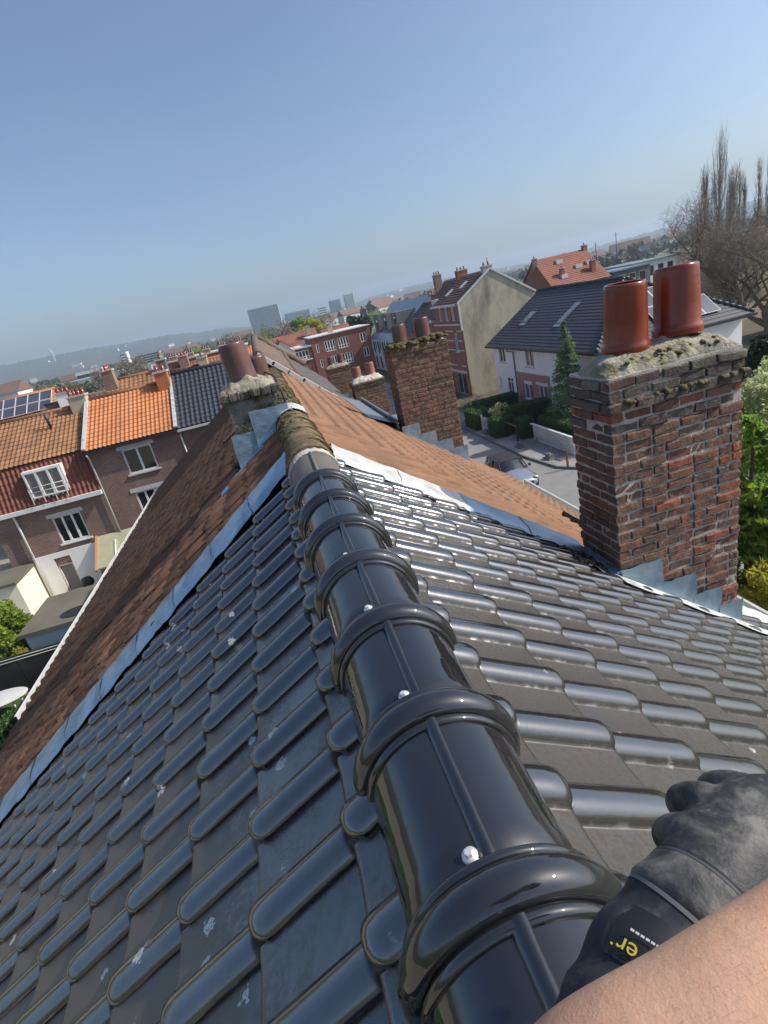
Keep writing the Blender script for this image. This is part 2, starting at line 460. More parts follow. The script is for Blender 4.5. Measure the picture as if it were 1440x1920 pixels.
M['solar'] = glassmat('solar_cell', (.085, .085, .12), .22)
M['skylight'] = glassmat('skylight_glass', (.20, .26, .28), .08)
M['asphalt'] = nmat('asphalt', [(.17, .17, .17), (.225, .222, .215)], 1.5, .85, 0, .3, 90, .005, stain=(.27, .262, .248), stscale=.35, stth=(.45, .75))
M['paving'] = nmat('pavement_slabs', [(.22, .21, .195), (.31, .29, .27)], 1.6, .9, 0, .3, 60, .005, stain=(.12, .115, .11), stscale=.6)
M['kerb'] = nmat('kerb_stone', [(.13, .13, .13), (.22, .22, .21)], 3, .85)
M['soil'] = nmat('garden_soil', [(.06, .05, .03), (.12, .10, .065)], 1.5, 1)
M['lawn'] = nmat('lawn', [(.035, .075, .015), (.075, .13, .03)], 1.2, .95, 0, .8, 40, .03)
M['field'] = nmat('open_ground', [(.045, .06, .025), (.10, .105, .06), (.16, .15, .11)], .02, 1)
M['terrace'] = nmat('patio_paving', [(.26, .23, .17), (.36, .32, .24)], 1.5, .9)
M['flatroof'] = nmat('dusty_flat_roof', [(.11, .10, .075), (.17, .155, .115)], .7, .9, 0, .2, 30)
M['bluewall'] = nmat('pale_painted_wall', [(.50, .55, .58), (.58, .62, .64)], .8, .85)
M['leaf_hedge'] = leafmat('clipped_leaves', (.030, .080, .016), (.075, .16, .03), .25)
M['leaf_dark'] = leafmat('dark_needles', (.012, .034, .014), (.03, .065, .024), .2)
M['leaf_spruce'] = leafmat('spruce_needles', (.085, .16, .065), (.20, .30, .12), .35)
M['leaf_lime'] = leafmat('fresh_leaves', (.17, .26, .03), (.34, .43, .07), .5)
M['leaf_green'] = leafmat('green_leaves', (.15, .28, .03), (.30, .44, .07), .6)
M['leaf_gold'] = leafmat('golden_leaves', (.36, .32, .04), (.48, .50, .08), .6)
M['leaf_yellow'] = leafmat('yellow_willow', (.36, .34, .03), (.50, .48, .06), .45)
M['leaf_haze'] = leafmat('budding_twigs', (.085, .095, .045), (.15, .16, .075), .3)
M['leaf_brown'] = leafmat('bare_twigs', (.15, .125, .09), (.24, .20, .15), .25)
M['leaf_pale'] = leafmat('pale_leaves', (.40, .46, .20), (.56, .62, .34), .6)
M['bark'] = nmat('bark', [(.085, .074, .055), (.17, .15, .11)], 6, .95, 0, .8, 20, .03)
M['bark_far'] = nmat('poplar_bark', [(.17, .155, .135), (.27, .245, .21)], 1, .95)
M['wood'] = nmat('brown_wood', [(.10, .06, .035), (.20, .13, .08)], 6, .8)
M['silver'] = paint('silver_car_paint', (.52, .54, .55), .22, .75)
M['rubber'] = paint('black_rubber', (.02, .02, .021), .7)
M['hill'] = nmat('wooded_hill', [(.018, .026, .014), (.05, .055, .032), (.09, .08, .06)], .012, 1, 0, 0, detail=8)
# ================================================================== the near roofs
A = R(36.2)
CA, SA = math.cos(A), math.sin(A)
Z0 = -0.07                    # height where the two tile planes would meet
Y1, Y2, Y3 = 3.87, 9.87, 12.9  # party walls
XR, XL = 4.05, 4.90            # eaves, street side and garden side

def frame(side, y, s, lift=0.0, yaw=0.0):
    """matrix of a piece on a roof slope: local x to the right seen from the eaves, y up the slope, z out; s = distance down the slope"""
    if side > 0:
        x = Vector((0, 1, 0)); u = Vector((-CA, 0, SA)); n = Vector((SA, 0, CA)); p = Vector((s * CA, y, Z0 - s * SA))
    else:
        x = Vector((0, -1, 0)); u = Vector((CA, 0, SA)); n = Vector((-SA, 0, CA)); p = Vector((-s * CA, y, Z0 - s * SA))
    p = p + n * lift
    m = Matrix(((x.x, u.x, n.x, p.x), (x.y, u.y, n.y, p.y), (x.z, u.z, n.z, p.z), (0, 0, 0, 1)))
    return m @ Matrix.Rotation(yaw, 4, 'Z') if yaw else m

def slope_pt(side, y, s, lift=0.0):
    return frame(side, y, s, lift).translation

def pix(p):
    q = Vector(p) - CAM
    z = q.dot(fw)
    if z < .05: return None
    return (720 + 1011.1 * q.dot(rt) / z, 960 + 1011.1 * q.dot(dn) / z, z)

def in_view(p, mx=220):
    q = pix(p)
    return q is not None and -mx < q[0] < 1440 + mx and -mx < q[1] < 1920 + mx

# ---- black interlocking tile: flat pan with a round-nosed roll on its right
TW, TE, TL = 0.245, 0.315, 0.405
def black_tile_mesh(mat, name, seed=0, TL=TL):
    q = random.Random(seed)
    us = [0.0, .05, .10, .140, .148, .153, .162, .178, .198, .218, .234, .246, .251]
    def prof(u):
        if u <= .148: return .0015 + .003 * ((u - .074) / .074) ** 2
        c = (u - .1995) / .0515
        lo = .003 if c < 0 else .003 + .013 * c * c
        return lo + (.047 - lo) * math.sqrt(max(0, 1 - min(1, abs(c)) ** 2.2))
    vs_ = [0.0, .006, .016, .032, .06, min(.20, TL * .7), TL]
    V = []; F = []
    nu = len(us)
    for j, v in enumerate(vs_):
        for u in us:
            h = prof(u)
            k = 1.0
            if u > .148:
                k = min(1, math.sqrt(max(0, 1 - (1 - min(1, v / .034)) ** 2)) * .55 + .45)
            off = 0
            if u > .20: off = .046 * (1 - math.sqrt(max(0, 1 - ((u - .20) / .0515) ** 2)))       # rounded outer corner
            elif u < .160 and u > .148: off = .006
            vv = v if v > .06 else off * (1 - v / .06) + v
            V.append((u, vv, .036 * (1 - v / TE) + .004 + (h - .005) * k if u > .148 else .036 * (1 - v / TE) + .004 + h - (.005 if v == 0 else 0)))
    for j in range(len(vs_) - 1):
        for i in range(nu - 1):
            a = j * nu + i
            F.append((a, a + 1, a + nu + 1, a + nu))
    mb = MB(); mb.add(V, F, True)
    # nose and free edge, with their own vertices so that the arris stays crisp
    low = [(u, V[i][1] + .002, max(V[i][2] - (.030 if u > .148 else .022), -.004)) for i, u in enumerate(us)]
    L_ = [V[i] for i in range(nu)] + low
    mb.add(L_, [(nu + i, nu + i + 1, i + 1, i) for i in range(nu - 1)], True)
    ed = [V[j * nu + nu - 1] for j in range(len(vs_))]
    lo = [(x - .004, y, z - .009) for x, y, z in ed]
    mb.add(ed + lo, [(j, len(ed) + j, len(ed) + j + 1, j + 1) for j in range(len(ed) - 1)], True)
    # small interlock rib near the roll and raised left lip
    return mb.mesh(name, mat)

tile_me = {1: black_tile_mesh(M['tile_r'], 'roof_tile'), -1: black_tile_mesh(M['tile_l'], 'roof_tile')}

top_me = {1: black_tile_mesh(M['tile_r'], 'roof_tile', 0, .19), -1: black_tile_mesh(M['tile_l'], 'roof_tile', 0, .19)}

houseA = thing('terraced_house', 'roof of shiny black roll tiles with a glossy black ridge, filling the foreground', 'house', (0, 0, -9.5))

def flat_slope(side, y0, y1, s0, s1, lift, thick=.04):
    mb = MB()
    a = [slope_pt(side, y0, s0, lift), slope_pt(side, y1, s0, lift), slope_pt(side, y1, s1, lift), slope_pt(side, y0, s1, lift)]
    if side > 0: a = a[::-1]
    n = frame(side, 0, 0).col[2].xyz
    mb.prism(a, -n * thick)
    return mb

def merge_into(V, F, me_co, me_f, m):
    n = sum(len(v) for v in V)
    mat = np.array(m)
    V.append(me_co @ mat[:3, :3].T + mat[:3, 3])
    F.append(me_f + n)

def mesh_arrays(me):
    co = np.empty(len(me.vertices) * 3, np.float32); me.vertices.foreach_get('co', co)
    f = np.array([list(p.vertices) for p in me.polygons], np.int32)
    return co.reshape(-1, 3).astype(np.float64), f

def lay(parent, specs, meshes, name, mats, cap=300, thin=None):
    """specs: list of (side, matrix). The `cap` nearest become single pieces, the rest one joined mass"""
    specs = sorted(specs, key=lambda s_: -size_px(s_[1]))
    for side, m in specs[:cap]:
        put(name, meshes[side], parent[side], m)
    for side in (1, -1):
        rest = [m for s_, m in specs[cap:] if s_ == side]
        if not rest: continue
        co, f = mesh_arrays(meshes[side])
        V = []; F = []
        for m in rest: merge_into(V, F, co, f, m)
        me = np_mesh('lower_tiles', np.concatenate(V), np.concatenate(F), mats[side], True)
        o = put('further_tiles', me, parent[side]); o['kind'] = 'stuff'

def size_px(m):
    c = m @ Vector((.12, .15, .02)); q = pix(c)
    if q is None: return 1e4
    inside = 1 if (-120 < q[0] < 1560 and -120 < q[1] < 2040) else .15
    return inside * 1000 / q[2]

specsA = []; ntop = 0
slopeA = {}
for side in (1, -1):
    ends = [0.245 + TE * k for k in range(20)]
    smax = (XR if side > 0 else XL) / CA
    sl_ = flat_slope(side, -1.2, Y1, 0.0, smax, -.012).build('roof_slope', M['felt'], houseA)
    slopeA[side] = sl_
    y = Y1 - .10
    col = 0
    while y > -1.0:
        yo = y - TW if side > 0 else y         # local x runs +Y on the street side, -Y on the garden side
        for e in ends:
            if e > smax + .1: break
            # leave the chimney free
            p = slope_pt(side, y - TW / 2, e - .15)
            if side > 0 and 2.02 < p.x < 3.2 and p.y > 3.22: continue
            if not in_view(slope_pt(side, y - TW / 2, e - .15), 330): continue
            m = frame(side, yo + rnd.uniform(-.0015, .0015), e + rnd.uniform(-.004, .004), rnd.uniform(0, .004), rnd.uniform(-.009, .009)) @ Matrix.Rotation(R(rnd.uniform(-.5, .5)), 4, 'Y') @ Matrix.Rotation(R(rnd.uniform(-.25, .35)), 4, 'X')
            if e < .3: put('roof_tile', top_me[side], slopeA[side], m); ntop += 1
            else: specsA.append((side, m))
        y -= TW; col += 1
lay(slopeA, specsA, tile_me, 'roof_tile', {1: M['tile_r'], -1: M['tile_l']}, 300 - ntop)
# house body under the roof
MB().box((-XL + .35, -6, -9.5), (XR - .35, Y1 - .02, -4.2)).build('wall', M['wall_brown'], houseA)
MB().prism([(-XL + .35, 0, -4.19), (XR - .35, 0, -4.19), (XR - .35, 0, -3.05), (0, 0, -.35), (-XL + .35, 0, -3.5)], (0, -6, 0)).build('attic', M['felt'], houseA)

# ---- glossy ridge tiles
RC = -0.128                                   # centre height of the half round
def ridge_tile_mesh(mat, length=.43):
    mb = MB()
    n = 36
    def ring(y, r_, lowk=.0):
        out = []
        for k in range(n + 1):
            a = R(-12) + (math.pi + R(24)) * k / n
            rr = r_
            out.append((rr * math.cos(a) * 1.02, y, RC + rr * math.sin(a)))
        return out
    def loft(rows):
        V = [p for r_ in rows for p in r_]
        m_ = n + 1
        F = [(j * m_ + i, j * m_ + i + 1, (j + 1) * m_ + i + 1, (j + 1) * m_ + i) for j in range(len(rows) - 1) for i in range(n)]
        mb.add(V, F, True)
    # plain barrel, a trifle narrower at the near end (local y grows away from the viewer)
    loft([ring(0, .136), ring(0, .154), ring(.10, .155), ring(.25, .156), ring(.33, .157)])
    # moulded collar at the far end: bead, groove, big roll, groove, thin lip
    rows = [ring(.33, .157)]
    def bead(y0, y1, base, h, k=7):
        for i in range(k + 1):
            a = math.pi * i / k
            rows.append(ring(y0 + (y1 - y0) * (1 - math.cos(a)) / 2, base + h * math.sin(a)))
    bead(.330, .352, .157, .010)
    bead(.352, .420, .162, .026, 11)
    bead(.420, .438, .162, .008)
    rows.append(ring(.440, .140))
    loft(rows)
    # rib along the crown
    prof = [(-.020, 0), (-.015, .007), (-.007, .0125), (0, .014), (.006, .0125), (.010, .006), (.012, 0)]
    V = []; F = []
    ys = [.02, .03, .06, .30, .345]
    for j, y in enumerate(ys):
        k = [.0, .55, .75, .9, 1.2][j]
        wd = [.7, .8, .85, .95, 1.1][j]
        for (x, h) in prof:
            zz = math.sqrt(.1555 ** 2 - (x * wd) ** 2)
            V.append((x * wd, y, RC + zz - .001 + h * k))
    m_ = len(prof)
    for j in range(len(ys) - 1):
        for i in range(m_ - 1):
            F.append((j * m_ + i, (j) * m_ + i + 1, (j + 1) * m_ + i + 1, (j + 1) * m_ + i))
    mb.add(V, F, True)
    return mb.mesh('ridge_tile', mat)

rme = ridge_tile_mesh(M['ridge'])
screw_mb = MB()
screw_mb.lathe([(.0, .0045), (.003, .0045), (.0045, .0025), (.0095, .002), (.0105, -.002), (.0105, -.006)], 20)
screw_mb.lathe([(.0, .0075), (.0048, .0075), (.0055, .006), (.0055, .002)], 6, smooth=False)
sme = screw_mb.mesh('screw', M['steel'])
PITCHR = .40
for k in range(9):
    # the collar of tile k ends at y = .56 + .40 k - .40, so its barrel lies on the near side
    y_end = .555 + PITCHR * (k - 1)
    m = Matrix.Translation((rnd.uniform(-.003, .003), y_end - .44, .004 * math.sin(k * 1.7))) @ Matrix.Rotation(R(rnd.uniform(-.4, .4)), 4, 'Z') @ Matrix.Rotation(R(1.3), 4, 'X')
    if k == 8:
        break
    o = put('ridge_tile', rme, houseA, m)
    so_ = bpy.data.objects.new('screw', sme); link(so_, o)
    so_.matrix_local = Matrix.Translation((-.030, .064, RC + .1525)) @ Matrix.Rotation(R(-11), 4, 'Y') @ Matrix.Scale(1.35, 4)
# the last, dusty ridge tile, cracked at its end, and the mortar bed against the old ridge
mb = MB(); n = 28
rows = []
for (y, r_) in ((3.02, .150), (3.03, .158), (3.20, .160), (3.40, .163), (3.52, .166), (3.53, .150)):
    rows.append([(r_ * math.cos(R(-14) + (math.pi + R(28)) * k / n), y + (.014 * math.sin(k * 1.9) if y > 3.45 else 0), -.135 + r_ * math.sin(R(-14) + (math.pi + R(28)) * k / n)) for k in range(n + 1)])
mb.add([p for r_ in rows for p in r_], [(j * (n + 1) + i, j * (n + 1) + i + 1, (j + 1) * (n + 1) + i + 1, (j + 1) * (n + 1) + i) for j in range(5) for i in range(n)], True)
mb.tube([(.0, 3.03, .026), (.004, 3.5, .032)], .011, 8)
tag(mb.build('ridge_tile', M['ridge_old'], houseA), 'dusty matt end tile of the black ridge')

def rough_barrel(y0, y1, r0_, r1_, cz, amp, seed, n=26, my=6):
    q = random.Random(seed); rows = []
    for j in range(my + 1):
        t_ = j / my; y = y0 + (y1 - y0) * t_; r_ = r0_ + (r1_ - r0_) * t_
        rows.append([((r_ + q.uniform(-amp, amp)) * math.cos(R(-18) + (math.pi + R(36)) * k / n), y + q.uniform(-amp, amp) * .6,
                      cz + (r_ + q.uniform(-amp, amp)) * math.sin(R(-18) + (math.pi + R(36)) * k / n)) for k in range(n + 1)])
    mb = MB()
    mb.add([p for r_ in rows for p in r_], [(j * (n + 1) + i, j * (n + 1) + i + 1, (j + 1) * (n + 1) + i + 1, (j + 1) * (n + 1) + i) for j in range(my) for i in range(n)], True)
    # end faces
    for r_, rev in ((rows[0], False), (rows[-1], True)):
        c = (0, r_[0][1], cz - .1)
        mb.add([c] + r_, [(0, i + 1, i + 2) if rev else (0, i + 2, i + 1) for i in range(n)])
    return mb
tag(rough_barrel(3.50, 3.66, .178, .172, -.140, .006, 5).build('mortar_collar', M['mortar'], houseA), 'grey mortar ring closing the black ridge')

# ---- lead soakers between the black roof and the old clay roof
def flashing_strip(side, y_far, y_near, s_list, lift, amp, seed, mat, parent, name='flashing_sheet', wav=.02):
    q = random.Random(seed)
    for a, b in zip(s_list[:-1], s_list[1:]):
        n = 10; V = []; F = []
        for i in range(n + 1):
            s_ = a - .015 + (b - a + .03) * i / n
            j1, j2 = q.uniform(-amp, amp), q.uniform(-amp, amp)
            yn = y_near + wav * math.sin(s_ * 17 + seed) + j1
            yf = y_far + j2 * .5
            hh = .002 * math.sin(i * 1.3 + seed)
            t0 = .004 if i == n else 0
            for k in range(6):
                t_ = k / 5
                y = yf + (yn - yf) * t_
                l_ = lift + .050 * (1 - t_) ** .8 * min(1, t_ * 6 + .35) + hh + q.uniform(-.003, .003) + (.006 if i in (0,) else 0)
                V.append(slope_pt(side, y, s_, l_ - (.018 if k == 5 else 0)))
        for i in range(n):
            for k in range(5):
                c = i * 6 + k
                F.append((c, c + 1, c + 7, c + 6) if side < 0 else (c, c + 6, c + 7, c + 1))
        MB().add(V, F, True).build(name, mat, parent)
fl = []
s_ = .12
while s_ < 6.1:
    fl.append(s_); s_ += .46
flashing_strip(-1, Y1 + .24, Y1 - .09, fl, .078, .006, 3, M['zinc'], houseA)
flashing_strip(1, Y1 + .20, Y1 - .15, [.16, .72, 1.30], .078, .006, 9, M['zinc_w'], houseA)
flashing_strip(1, Y1 + .20, Y1 - .15, [1.30, 1.9, 2.5], .080, .006, 10, M['zinc'], houseA)
flashing_strip(1, Y1 + .13, Y1 - .12, [3.95, 4.5, 5.1], .066, .008, 12, M['zinc_w'], houseA)
# black bitumen bead along the street-side flashing
V = []
mb = MB()
for k in range(46):
    s_ = .75 + k * .04
    V.append(slope_pt(1, Y1 - .16 + .018 * math.sin(k * .9) + .01 * math.sin(k * 2.3), s_, .046 + .01 * math.sin(k * 1.7)))
mb.tube(V, [.014 + .008 * abs(math.sin(k * .7)) for k in range(46)], 7)
mb.build('bitumen_bead', M['bitumen'], houseA)
mb = MB()
q = random.Random(4)
for k in range(60):   # dirt and dead leaves gathered behind the chimney
    p = slope_pt(1, Y1 - .28 + q.uniform(-.18, .12), 2.3 + q.uniform(-.12, .3), .05 + q.uniform(0, .02))
    mb.box((-.012, -.012, -.006), (.012, .012, .006), Matrix.Translation(p) @ Matrix.Rotation(q.uniform(0, 6), 4, 'Z') @ Matrix.Rotation(q.uniform(0, 2), 4, 'X'))
o = mb.build('gutter_debris', M['soil'], houseA); o['kind'] = 'stuff'

# ================================================================== the old clay roof next door
houseB = thing('terraced_house', 'old clay pantile roof beyond the flashing, sunlit orange one side, dark mossy the other', 'house', (0, 6.8, -9.5))
PW, PE, PL = .205, .285, .34
def pantile_mesh(mat, name, w_=PW, e_=PE, l_=PL, h=.052, thick=.018):
    us = [w_ * k / 8 for k in range(9)] + [w_ * 1.10]
    def prof(u):
        c = u / w_
        return h * (.5 + .5 * math.cos(2 * math.pi * (c - .82))) ** .75
    vs_ = [0, .012, l_ * .5, l_]
    V = []; F = []
    nu = len(us)
    for v in vs_:
        for u in us: V.append((u, v, prof(u) + .026 * (1 - v / e_) + .004 - (.004 if v == 0 else 0)))
    for j in range(3):
        for i in range(nu - 1): F.append((j * nu + i, j * nu + i + 1, (j + 1) * nu + i + 1, (j + 1) * nu + i))
    mb = MB(); mb.add(V, F, True)
    low = [(u, .002, V[i][2] - thick) for i, u in enumerate(us)]
    mb.add([V[i] for i in range(nu)] + low, [(nu + i, nu + i + 1, i + 1, i) for i in range(nu - 1)], False)
    return mb.mesh(name, mat)
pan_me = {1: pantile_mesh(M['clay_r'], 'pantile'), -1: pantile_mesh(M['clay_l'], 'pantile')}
specsB = []; slopeB = {}
for side in (1, -1):
    smax = (XR if side > 0 else XL) / CA
    ye = Y2 if side > 0 else 20.4
    slopeB[side] = flat_slope(side, Y1 + .01, ye, 0.0, smax, -.012).build('roof_slope', M['felt'], houseB)
    y = Y1 + .02
    while y < ye - .05:
        for k in range(40):
            e = .37 + PE * k
            if e > smax + .06: break
            p = slope_pt(side, y + PW / 2, e - .15)
            if side > 0 and (1.97 < p.x < 3.2 and p.y < 3.95 or 1.95 < p.x < 3.05 and p.y > 9.2): continue
            if side > 0 and (2.98 < p.x < 3.72 and 4.9 < p.y < 6.15): continue       # roof hatch
            if side < 0 and (-.78 < p.x < -.02 and 5.7 < p.y < 6.25): continue
            if not in_view(p, 120): continue
            old = side < 0
            j = .012 if old else .005
            yo = (y if side > 0 else y + PW) + rnd.uniform(-j, j) * .5
            specsB.append((side, frame(side, yo, e + rnd.uniform(-j, j) * (1.6 if old else 1), rnd.uniform(0, .024 if old else .006), rnd.uniform(-.05, .05) if old else rnd.uniform(-.015, .015))))
        y += PW
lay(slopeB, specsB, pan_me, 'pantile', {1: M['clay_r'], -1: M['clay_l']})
MB().box((-XL + .35, Y1 + .01, -9.5), (XR - .35, Y3, -4.2)).build('wall', M['wall_brown'], houseB)
MB().prism([(-XL + .35, Y1 + .01, -4.19), (XR - .35, Y1 + .01, -4.19), (XR - .35, Y1 + .01, -3.05), (0, Y1 + .01, -.35), (-XL + .35, Y1 + .01, -3.5)][::-1], (0, Y2 - Y1 - .02, 0)).build('attic', M['felt'], houseB)
# moss cushions on the shaded slope
def blob_arrays(rng, n, pos_fn, r0_, r1_, flat=.5):
    ph = (1 + 5 ** .5) / 2
    base = np.array([(-1, ph, 0), (1, ph, 0), (-1, -ph, 0), (1, -ph, 0), (0, -1, ph), (0, 1, ph), (0, -1, -ph), (0, 1, -ph), (ph, 0, -1), (ph, 0, 1), (-ph, 0, -1), (-ph, 0, 1)]) / 1.9
    fs = np.array([(0, 11, 5), (0, 5, 1), (0, 1, 7), (0, 7, 10), (0, 10, 11), (1, 5, 9), (5, 11, 4), (11, 10, 2), (10, 7, 6), (7, 1, 8), (3, 9, 4), (3, 4, 2), (3, 2, 6), (3, 6, 8), (3, 8, 9), (4, 9, 5), (2, 4, 11), (6, 2, 10), (8, 6, 7), (9, 8, 1)])
    V = []; F = []
    for i in range(n):
        p, nn = pos_fn()
        r_ = rng.uniform(r0_, r1_)
        v = base * r_ * np.array([rng.uniform(.7, 1.4), rng.uniform(.7, 1.4), 1]) * (1 + np.array([[rng.uniform(-.25, .25)] for _ in range(12)]))
        nn = np.array(nn)
        d = v @ nn
        v = v - np.outer(d * (1 - flat), nn)
        V.append(v + np.array(p)); F.append(fs + 12 * i)
    return np.concatenate(V), np.concatenate(F)
q = random.Random(11)
def ps():
    s1 = q.uniform(.2, 5.6); y = Y1 + .15 + (Y3 - Y1) * q.random() ** 1.4
    return slope_pt(-1, y, s1, .045), (-SA, 0, CA)
V, F = blob_arrays(q, 380, ps, .010, .030, .5)
o = put('moss_cushions', np_mesh('moss_cushions', V, F, M['moss'], True), houseB); o['kind'] = 'stuff'

# old mossy ridge tiles, the first ones large and close
cap_me = []
for k in range(3):
    mb = rough_barrel(0, .36, .186, .160, -.140, .0035, 30 + k, 26, 6)
    cap_me.append(mb.mesh('ridge_tile', M['cap_old']))
y = 3.64; k = 0
while y < Y3 - .2:
    dz = -.012 * (y - 3.6) if y < 6 else -.028
    put('ridge_tile', cap_me[k % 3], houseB, Matrix.Translation((rnd.uniform(-.01, .01), y, dz + rnd.uniform(-.008, .008))) @ Matrix.Rotation(R(rnd.uniform(-2, 2)), 4, 'Z') @ Matrix.Rotation(R(rnd.uniform(1, 3)), 4, 'X'))
    y += .285; k += 1
def ps2():
    a = R(45 + 130 * q.random() ** .8); y = q.uniform(3.75, 8.5)
    return (.178 * math.cos(a), y, -.155 + .178 * math.sin(a)), (math.cos(a), 0, math.sin(a))
V, F = blob_arrays(q, 330, ps2, .010, .028, .6)
o = put('moss_cushions', np_mesh('moss_cushions', V, F, M['moss'], True), houseB); o['kind'] = 'stuff'
# gutters of the old house
def gutter_run(side, y0, y1, mat, parent, s_end):
    e = slope_pt(side, 0, s_end)
    sg = 1 if side > 0 else -1
    mb = MB()
    x0, z0 = e.x + sg * .02, e.z - .03
    prof = [(0, .01), (0, -.10), (sg * .02, -.12), (sg * .13, -.12), (sg * .155, -.10), (sg * .155, .035), (sg * .185, .04), (sg * .185, .025)]
    V = []; 
    for yy in (y0, y1):
        for (dx, dz) in prof: V.append((x0 + dx, yy, z0 + dz))
    n = len(prof)
    mb.add(V, [(i, i + 1, n + i + 1, n + i) for i in range(n - 1)])
    return mb.build('gutter', mat, parent)
gutter_run(1, Y1 + .05, Y2 - .25, M['trim'], houseB, XR / CA)
gutter_run(1, -1, Y1 + .045, M['gutter'], houseA, XR / CA)
gutter_run(-1, 7.7, 20.4, M['trim'], houseB, XL / CA)
# roof hatch low on the sunny slope
mb = MB()
hm = frame(1, 4.95, 4.62, .0)
mb.box((0, 0, -.05), (1.15, .035, .11), hm); mb.box((0, .80, -.05), (1.15, .835, .13), hm)
mb.box((0, .035, -.05), (.035, .80, .11), hm); mb.box((1.115, .035, -.05), (1.15, .80, .11), hm)
o = mb.build('roof_hatch_frame', M['darkmetal'], houseB)
MB().box((.036, .036, -.045), (1.114, .799, .03), hm).build('hatch_pane', M['skylight'], o)
# a displaced tile and broken bits on the mossy slope
for (y, s1, mt) in ((9.6, .95, M['orange_tile']), (9.2, 1.35, M['clay_l'])):
    put('pantile', pantile_mesh(mt, 'pantile'), slopeB[-1], frame(-1, y, s1, .07, .5))
# ================================================================== party-wall chimneys
def rough_box_mesh(name, seed, mat, amp=.085):
    """unit brick: box cut 3x1x1 with chamfered, crumbled edges; spans 0..1 on each axis"""
    q = random.Random(seed)
    mb = MB()
    xs = [0, .04, .35, .68, .96, 1]
    ring_ = [(0.0, .12), (0, .88), (.10, 1), (.90, 1), (1, .88), (1, .12), (.90, 0), (.10, 0)]
    V = []
    for i, x in enumerate(xs):
        k = .93 if i in (0, len(xs) - 1) else 1
        for (a, b) in ring_:
            V.append((x + q.uniform(-.02, .02), .5 + (a - .5) * k + q.uniform(-amp, amp) * .5, .5 + (b - .5) * k + q.uniform(-amp, amp)))
    F = []
    n = 8
    for i in range(len(xs) - 1):
        for k in range(n):
            F.append((i * n + k, i * n + (k + 1) % n, (i + 1) * n + (k + 1) % n, (i + 1) * n + k))
    F.append(tuple(range(n))[::-1]); F.append(tuple(range((len(xs) - 1) * n, len(xs) * n)))
    mb.add(V, F, False)
    return mb.mesh(name, mat)

BV = {}
for key in ('brick', 'brick_top', 'brick_b', 'brick_orange'):
    BV[key] = [rough_box_mesh('brick', 100 + k, M[key]) for k in range(10)]

def dome(x0, x1, y0, y1, z, h, seed, mat, amp=.003, nx=60, ny=34, edge=.02):
    q = random.Random(seed)
    lump = [(q.uniform(x0, x1), q.uniform(y0, y1), q.uniform(.02, .07), q.uniform(-.02, .028)) for _ in range(90)]
    mb = MB(); V = []; F = []
    for j in range(ny + 1):
        for i in range(nx + 1):
            u = i / nx; v = j / ny
            e = min(1, min(u, 1 - u) * (x1 - x0) / .17) ; f = min(1, min(v, 1 - v) * (y1 - y0) / .17)
            k = (e * f) ** .55
            V.append((x0 + (x1 - x0) * u + q.uniform(-amp, amp), y0 + (y1 - y0) * v + q.uniform(-amp, amp), z + h * k + q.uniform(-amp, amp) - (.05 if k == 0 else 0)))
            bx, by, bz = V[-1]
            if k > 0: V[-1] = (bx, by, bz + sum(hh2 * math.exp(-((bx - lx) ** 2 + (by - ly) ** 2) / (lr * lr)) for lx, ly, lr, hh2 in lump))
    for j in range(ny):
        for i in range(nx):
            a = j * (nx + 1) + i
            F.append((a, a + 1, a + nx + 2, a + nx + 1))
    mb.add(V, F, True)
    return mb

def pot_mesh(mat, h=.42, r=.143, flare=.168, lean=0):
    mb = MB(); mb.cur = 0
    mb.lathe([(flare, -.03), (flare, .0), (flare + .002, .012), (flare - .004, .028), (r + .014, .040), (r + .010, .055), (r + .008, h * .5), (r + .002, h - .03),
              (r + .001, h - .012), (r - .004, h), (r - .012, h + .004), (r - .020, h)], 40)
    mb.cur = 1
    mb.lathe([(r - .020, h), (r - .022, h - .02), (r - .022, .02), (0, .02)], 40)
    return mb.mesh('chimney_pot', [mat, M['pot_in']])

